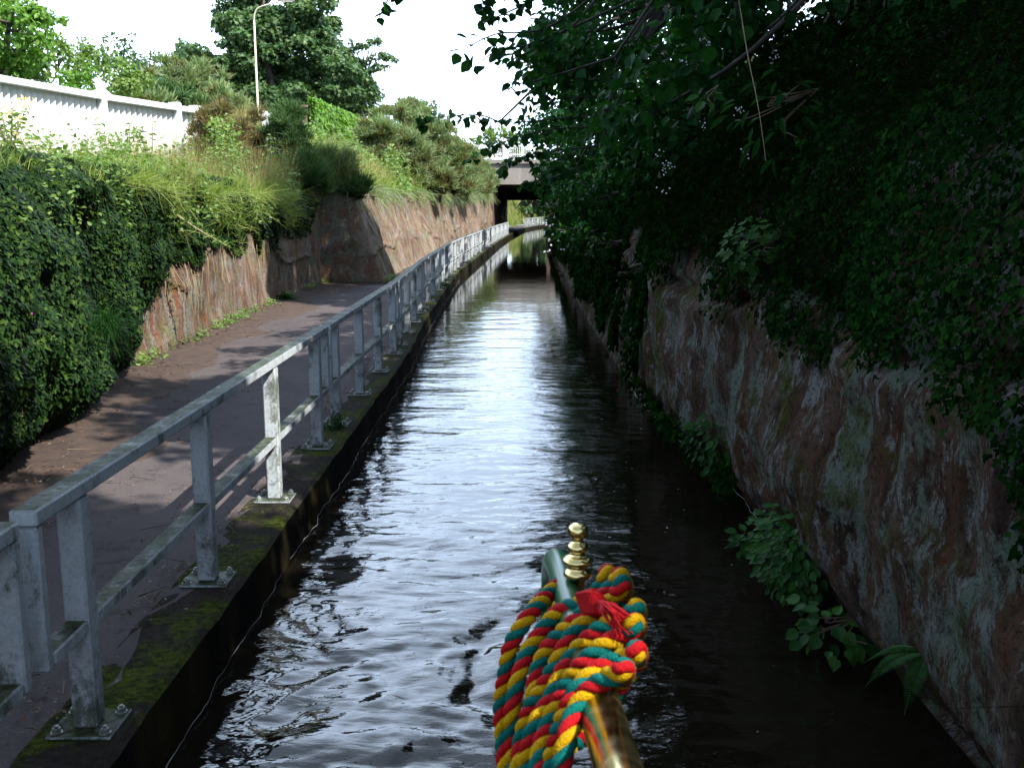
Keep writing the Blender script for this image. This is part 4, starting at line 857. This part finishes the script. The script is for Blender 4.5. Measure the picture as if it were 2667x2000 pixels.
for i, (nm, lab, base, cp, r0, dens, size) in enumerate(TR):
    cl = canopy(**cp); root = empty(nm, base); B = np.array(base)
    tm, lm = MB(), MB(); limbs(tm, B - (0, 0, .4), cl, r0, every=4, top=B + (-.5, 0, 3.4)); crown(lm, cl, dens, size, ROUND if i < 2 else OVAL, inner=.5, drop=.9, amp=.35)
    for pts, sz, n in BR.get(i, []): branch(tm, lm, pts, sz, n); tm.tube(spline([B + (-.3, 0, 2.0), (B + (-.3, 0, 2.0) + pts[0]) / 2 + (0, 0, .3), pts[0]], 6), np.linspace(.04, .012, 13), 6, cap=False)
    for mb in (tm, lm): mb.V = [v - B for v in mb.V]
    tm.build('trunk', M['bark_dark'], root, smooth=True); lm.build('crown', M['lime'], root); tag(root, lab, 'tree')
# tall trees standing back on the right bank (their tops are above the picture and shade the canal)
for j, (x, y, h, R, lab) in enumerate(((4.9, 5.2, 14, 2.2, 'tall tree on the right bank, its trunk lost in the dark corner'), (5.2, 10.5, 10, 2.0, 'tall tree behind the leaning tree on the right bank'), (3.9, 17.5, 17.0, 2.9, 'tall tree behind the framing boughs on the right'), (4.0, 21.6, 17.2, 2.8, 'tall tree on the right bank farther back towards the bridge'), (5.2, -.8, 13.2, 2.8, 'tall tree on the right bank beside the boat'))):
    cl = []
    for _ in range(34):
        d = rdir(1)[0]; c = np.array((x, y, h - 3.2)) + d * (R, R * 1.15, 3.4) * rng.uniform(.45, 1)
        if c[0] < 2.2: c[0] = 2.2 + rng.random()
        cl.append((c, rng.uniform(.6, 1.0)))
    zb = float(np.interp(x - rx(y), [p[0] for p in PN[4:]], [p[1] for p in PN[4:]]))
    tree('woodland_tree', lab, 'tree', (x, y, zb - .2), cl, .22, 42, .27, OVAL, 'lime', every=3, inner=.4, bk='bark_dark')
cl = [((rng.uniform(2.7, 5.5), rng.uniform(-2, 7.5), rng.uniform(3.9, 7.5)), rng.uniform(.5, .9)) for _ in range(48)]  # tree added to block sky light and darken the upper bank
tree('leaning_tree', 'added shade tree spreading over the near right bank at the top corner', 'tree', (4.6, 2.5, 5.5), cl, .14, 40, .15, OVAL, 'lime', every=3, inner=.4, bk='bark_dark', top=(4.2, 2.5, 7.5))
# bushes hanging down the right cliff farther off
HB = [((1440, 470, 50), 30, 'lime', 'leafy bush hanging beside the bridge opening'), ((1470, 540, 45), 27, 'shrubd', 'bright-tipped bush low on the right cliff near the water'), ((1450, 600, 30), 28, 'shrubd', 'elder bush with pale flowers touching the far water'),
      ((1500, 610, 45), 21, 'lime', 'fern-like bush below the pale rock strip'), ((1540, 520, 60), 18, 'lime', 'dense bush draping over the middle of the right cliff'), ((1420, 520, 28), 42, 'lime', 'small bush right of the far railings'), ((1600, 700, 45), 13.5, 'ivy_shaded', 'ivy clump bulging from the right cliff foot'), ((1560, 640, 40), 17, 'ivy', 'ferny clump at the water line of the right cliff')]
M['shrubd'] = M['fern']
for (x, y, r), Yd, mt, lab in HB:
    c = at(x, y, Yd); R = r / FPX * Yd; cl = sub(c, (R, R * 1.3, R), 14, R * .4, up=-.9)
    tree('hanging_bush', lab, 'bush', (float(rx(Yd)) + .25, Yd, c[2] + R * .3), cl, .03, 2600 / (Yd ** 1.15) , .045 + .0045 * Yd, OVAL, mt, every=2, top=c, inner=.4, low=.8, drop=.8)
# small plants on the near right rock
def fern(label, base, dirs, L_, mat='fern'):
    r = empty('fern', tuple(base))
    for d in dirs:
        d = np.array(d, float); d /= np.linalg.norm(d); mb = MB(); l = L_ * rng.uniform(.8, 1.1)
        q = np.array([d * l * t + np.array((0, 0, .35 * l * t - .75 * l * t * t)) for t in np.linspace(0, 1, 14)]); mb.tube(q, np.linspace(.004, .0015, 14), 4, cap=False)
        T, A, Bn = frames(q); t = np.linspace(.08, .98, 34); pp = np.stack([np.interp(t, np.linspace(0, 1, 14), q[:, j]) for j in range(3)], -1)
        sd = norm(np.cross(T[5], (0, 0, 1.)))[None]; up = norm(np.cross(sd[0], T[5]))[None]
        wdt = l * .2 * np.sin(np.clip(t * 1.05, 0, 1) * math.pi) ** .7 * (1 - .3 * t)
        for s in (-1, 1): leaves(mb, (LONG[0] * (.75, 1, 1), LONG[1]), pp, np.repeat(up, len(pp), 0), sd * s + T[5] * .35, wdt)
        mb.build('frond', M[mat], r)
    return tag(r, label, 'fern')
fb = at(2230, 1660, 4.1)
fern('green fern with arching fronds over the dark water below the right rock', (1.80, 4.05, .50), [(-1, .1, .25), (-1, -.35, .1), (-.6, -.8, -.1), (-.9, .5, 0)], .3)
fern('fern tip showing at the bottom edge beneath the right rock', (1.80, 3.3, .28), [(-1, .05, .2), (-.9, -.5, .1), (-.8, .6, .1)], .26)
def leafy(name, label, base, n, R, size, mat, tmpl=OVAL, st=8, cat='plant'):
    r = empty(name, tuple(base)); R = np.array(R, float); d = rdir(n); pos = d * R * (.4 + .6 * rng.random(n)[:, None]); mb = MB()
    leaves(mb, tmpl, pos, norm(d * .4 + (-.3, -.4, .8) + rng.normal(0, .3, (n, 3))), norm(d + (-.3, 0, -.4)), size * rng.uniform(.6, 1.2, n)); mb.build('foliage', M[mat], r)
    mb = MB(); 
    for i in range(st): mb.tube(spline([(R[0] * .9, 0, R[2] * .5), pos[i] * .5, pos[i]], 5), .004, 4, cap=False)
    mb.build('stem', M['twig_dark'], r); return tag(r, label, cat)
leafy('rhododendron_shrub', 'glossy broad-leaved shrub under the rock lip above dark water', (1.66, 5.75, .36), 620, (.2, .52, .27), .062, 'fern', OVAL, cat='shrub')
leafy('bramble_shrub', 'round-leaved trailing bramble just below the glossy shrub', (1.68, 5.0, .2), 50, (.2, .3, .14), .075, 'fern', ROUND, cat='shrub')
leafy('nettle_plant', 'fresh green nettles at the cliff foot near the water', (1.72, 8.6, .42), 260, (.18, .75, .28), .085, 'fern', OVAL)
leafy('waterside_plant', 'small green sprig rising from the water by the cliff', (1.62, 6.7, .1), 22, (.07, .08, .1), .08, 'fern', OVAL, 4)
leafy('hanging_plant', 'dark long-leaved plant hanging on the near right rock face', (2.25, 5.2, 2.0), 120, (.2, .35, .3), .1, 'ivy', LONG)
leafy('hanging_plant', 'dark sprig of long leaves lower on the near right rock', (2.15, 4.3, 1.35), 90, (.15, .3, .2), .1, 'ivy', LONG)
leafy('hanging_plant', 'pale green leafy sprig above the right rock lip', (1.75, 7.2, 2.15), 110, (.25, .4, .2), .07, 'fern', IVY)
leafy('elder_sapling', 'sapling with drooping long leaves on the right bank', (1.9, 7.6, 3.1), 60, (.4, .5, .35), .15, 'lime', LONG, cat='sapling')
leafy('elder_sapling', 'yellow-green drooping leaves hanging from the bare cane', (1.35, 7.2, 3.2), 9, (.1, .12, .1), .1, 'fern', OVAL, 3, cat='sapling')
# bare canes
def cane(label, pts, r): return tag(MB().tube(spline(pts, 8), np.linspace(r, r * .4, (len(pts) - 1) * 8 + 1), 6).build('bare_cane', M['twig']), label, 'cane')
cane('long pale bare cane arching down in front of the dark right foliage', [at(1915, -60, 7.4), at(1945, 130, 7.3), at(1975, 280, 7.2), at(1995, 420, 7.2)], .0045)
cane('thin pale cane slanting up at the far right', [at(2310, 900, 4.9), at(2350, 830, 4.9), at(2375, 760, 4.9), at(2400, 640, 5.2)], .006)
r = MB(); r.tube(spline([at(2240, 610, 6.3), at(2255, 660, 6.2), at(2290, 720, 6.1), at(2310, 760, 6.3)], 6), np.linspace(.012, .022, 19), 7); r.tube(spline([at(2255, 660, 6.2), at(2225, 690, 6.1), at(2205, 720, 6.1)], 5), .006, 5)
tag(r.build('dead_branch', M['twig']), 'pale forked dead branch in the dark right bank', 'branch')
# white bramble flowers
mb = MB()
for (x, y) in ((2010, 150), (2018, 140), (1830, 105), (1845, 110), (1918, 290), (1925, 283), (1832, 330), (1735, 430), (1745, 435), (1728, 442), (1720, 402), (1930, 400), (1945, 405), (1725, 495), (2095, 18), (2190, 55), (2230, 160), (1780, 160)):
    c = at(x, y, 8.0 + rng.uniform(-.4, .4)); n = 6; leaves(mb, ROUND, c + rng.normal(0, .02, (n, 3)), norm(rng.normal(0, .4, (n, 3)) + (-.3, -1, .3)), rdir(n), rng.uniform(.008, .016, n))
for (x, y) in ((1428, 585), (1440, 600), (1433, 612), (1432, 655), (1445, 640)):
    c = at(x, y, 25.5); n = 4; leaves(mb, ROUND, c + rng.normal(0, .1, (n, 3)), norm(rng.normal(0, .4, (n, 3)) + (-.3, -1, .3)), rdir(n), .06)
tag(mb.build('blossom', M['petal_w']), 'scattered small white blossoms in the dark right foliage', 'blossom', kind='stuff')

# ------------------------------------------------------------ the boat's tiller and its rope
def dist(px, py, d):
    v = at(px, py, 1.0) - (0, 0, EYE); v = v / np.linalg.norm(v); return np.array((0, 0, EYE)) + v * d
A0 = dist(1449, 1450, 1.5); A1 = dist(1612, 2010, .93); ax = (A1 - A0) / np.linalg.norm(A1 - A0)
A2 = A1 + ax * .45; JN = A0 + (A1 - A0) * .60
tl = empty('tiller', tuple(JN)); 
mb = MB(); neck = spline([A0 + (.0, .16, -1.9), A0 + (0, .17, -1.0), A0 + (0, .17, -.4), A0 + (0, .13, -.12), A0 - ax * .035 + (0, 0, -.022), A0 + ax * .05, A0 + ax * .2, JN], 8) - JN
mb.tube(neck, .0185, 24).build('swan_neck', M['green'], tl, smooth=True)
MB().tube([JN - JN - ax * .02, A2 - JN], .0215, 32).build('tiller_bar', M['brass'], tl, smooth=True)
# pin
s_ = 1.345 / FPX * .422
PZ = [(0, 148), (30, 151), (52, 165), (64, 188), (62, 210), (45, 232), (30, 246), (28, 256), (42, 266), (62, 282), (66, 300), (54, 318), (38, 330), (34, 338), (60, 346), (92, 366), (94, 380), (80, 395), (58, 408), (56, 418), (64, 428), (84, 444), (87, 462), (74, 480), (52, 492), (44, 505), (42, 700)]
prof = [(r * s_, (500 - y) * s_ * 1.02) for r, y in PZ][::-1]
top_c = dist(1504, 1300 + 500 * .422, 1.345)
MB().lathe(prof, tuple(top_c - JN), 40).build('tiller_pin', M['brass'], tl, smooth=True)
tag(tl, 'boat tiller with brass bar, green swan neck and turned brass pin', 'tiller')

Z = lambda x, y: (1200 + x * .422, 1300 + y * .422)
ST = [ # front paths in a local drawing, from low on the left to the bar on the right
 [(280, 1800), (262, 1500), (248, 1290), (275, 1080), (310, 900), (390, 760), (470, 660), (550, 575), (620, 515), (680, 500)],
 [(330, 1800), (318, 1500), (316, 1320), (345, 1150), (400, 970), (480, 840), (560, 740), (640, 675), (730, 650), (810, 600), (875, 530), (905, 450)],
 [(420, 1800), (415, 1500), (445, 1250), (470, 1080), (530, 930), (620, 830), (720, 740), (800, 670), (880, 600), (950, 520), (985, 470)],
 [(350, 1800), (375, 1500), (420, 1320), (500, 1180), (580, 1040), (650, 900), (730, 790), (830, 710), (900, 660), (960, 590), (1000, 520)],
 [(400, 1800), (415, 1560), (470, 1380), (560, 1230), (620, 1090), (700, 960), (790, 860), (890, 780), (980, 740), (1060, 700), (1085, 670)],
 [(470, 1800), (490, 1560), (540, 1400), (610, 1250), (680, 1110), (760, 1010), (860, 920), (960, 860), (1040, 820), (1075, 760)],
 [(560, 1800), (570, 1600), (610, 1440), (660, 1300), (720, 1180), (810, 1080), (900, 1020), (1000, 985), (1070, 965), (1085, 930)],
 [(600, 1800), (630, 1600), (665, 1450), (700, 1330), (760, 1220), (830, 1150), (910, 1100), (980, 1070), (1010, 1040)]]
CY = (560, 620, 720, 780, 880, 990, 1080, 1150, 1150)
def DR(i): s = (CY[i] - 355) / 1325; return 1 / ((1 - s) / 1.5 + s / .93) - .095
full = []
NS = len(ST)
for i, st in enumerate(ST):
    d = DR(i); f = []
    for k, (x, y) in enumerate(st):
        kk = k / (len(st) - 1); f.append(dist(*Z(x, y), (d + (.13 * max(0, kk - .6) / .4 if i == 0 else 0)) + .03 * (1 - kk) + .02 * math.sin(i * 2.3 + k * .9) * (1 - kk)))
    full += f
    e = f[-1]; bx = f[0]
    if i == NS - 1: x1, y1 = st[-1]; full += [dist(*Z(x1 - 5, y1 + 60), d + .12), dist(*Z(x1 - 110, y1 + 150), d + .15), dist(*Z(x1 - 190, y1 + 260), d + .13)]
    if i < NS - 1:
        nx_ = dist(*Z(*ST[i + 1][0]), DR(i + 1) + .03)
        x1, y1 = st[-1]
        full += [dist(*Z(x1 + 5, y1 + 70), d + .14), dist(*Z(x1 - 130, y1 + 260), d + .17), dist(*Z((x1 + st[0][0]) / 2, max(y1 + 500, 1150)), d + .15), bx + (.012, .06, -.0), bx + (.006, .045, -.12), (bx + nx_) / 2 + (0, .02, -.16), nx_ + (0, .0, -.09)]
cen = spline(full, 14)
# even spacing along the rope
seg = np.concatenate([[0], np.cumsum(np.linalg.norm(np.diff(cen, axis=0), axis=1))]); s = np.arange(0, seg[-1], .0022)
cen = np.stack([np.interp(s, seg, cen[:, j]) for j in range(3)], -1)
for _ in range(6): cen[1:-1] = (cen[:-2] + cen[1:-1] * 2 + cen[2:]) / 4
T_, A_, B_ = frames(cen)
rp = empty('rope_coil', tuple(JN)); mb = MB(); RR, PITCHR = .0050, .045
for j in range(3):
    ph = s * 2 * math.pi / PITCHR + j * 2 * math.pi / 3
    q = cen + (A_ * np.cos(ph)[:, None] + B_ * np.sin(ph)[:, None]) * RR
    t2, a2, b2 = frames(q); an = np.arange(22) * 2 * math.pi / 22
    # fine yarn grooves on every strand
    rad_ = .0057 * (1 + .075 * np.cos(7 * (an[None] + s[:, None] * 140)) + .05 * vnoise(s * 160, s * 0 + j, seed=301)[:, None])
    V = q[:, None] + rad_[..., None] * (np.cos(an)[None, :, None] * a2[:, None] + np.sin(an)[None, :, None] * b2[:, None])
    mb.add((V - JN).reshape(-1, 3), gridf(len(q), 22, wrap=True), j)
mb.build('rope', [M['yarn_y'], M['yarn_g'], M['yarn_r']], rp, smooth=True)
# red whipping and its frayed ends
mb = MB()
for k in range(9):
    q = spline([dist(*Z(722 + k * 4, 590 + k * 12), 1.16), dist(*Z(790 + k * 3, 578 + k * 14), 1.125), dist(*Z(862 + k * 2, 600 + k * 12), 1.13), dist(*Z(890, 640 + k * 9), 1.16)], 8)
    mb.tube(q - JN, .0034, 9)
for k in range(44):
    e = (1030 + rng.uniform(-90, 50), 770 + rng.uniform(-70, 70)); q = spline([dist(*Z(850 + rng.uniform(-10, 20), 640 + rng.uniform(-15, 35)), 1.115), dist(*Z((860 + e[0]) / 2 + rng.uniform(-25, 25), (640 + e[1]) / 2 + rng.uniform(-35, 15)), 1.07), dist(*Z(*e), 1.055 + rng.uniform(-.01, .01))], 6)
    mb.tube(q - JN, np.linspace(.0018, .0008, len(q)), 5)
mb.build('whipping', M['yarn_r'], rp, smooth=True)
tag(rp, 'red, yellow and teal twisted rope coiled over the tiller', 'rope')
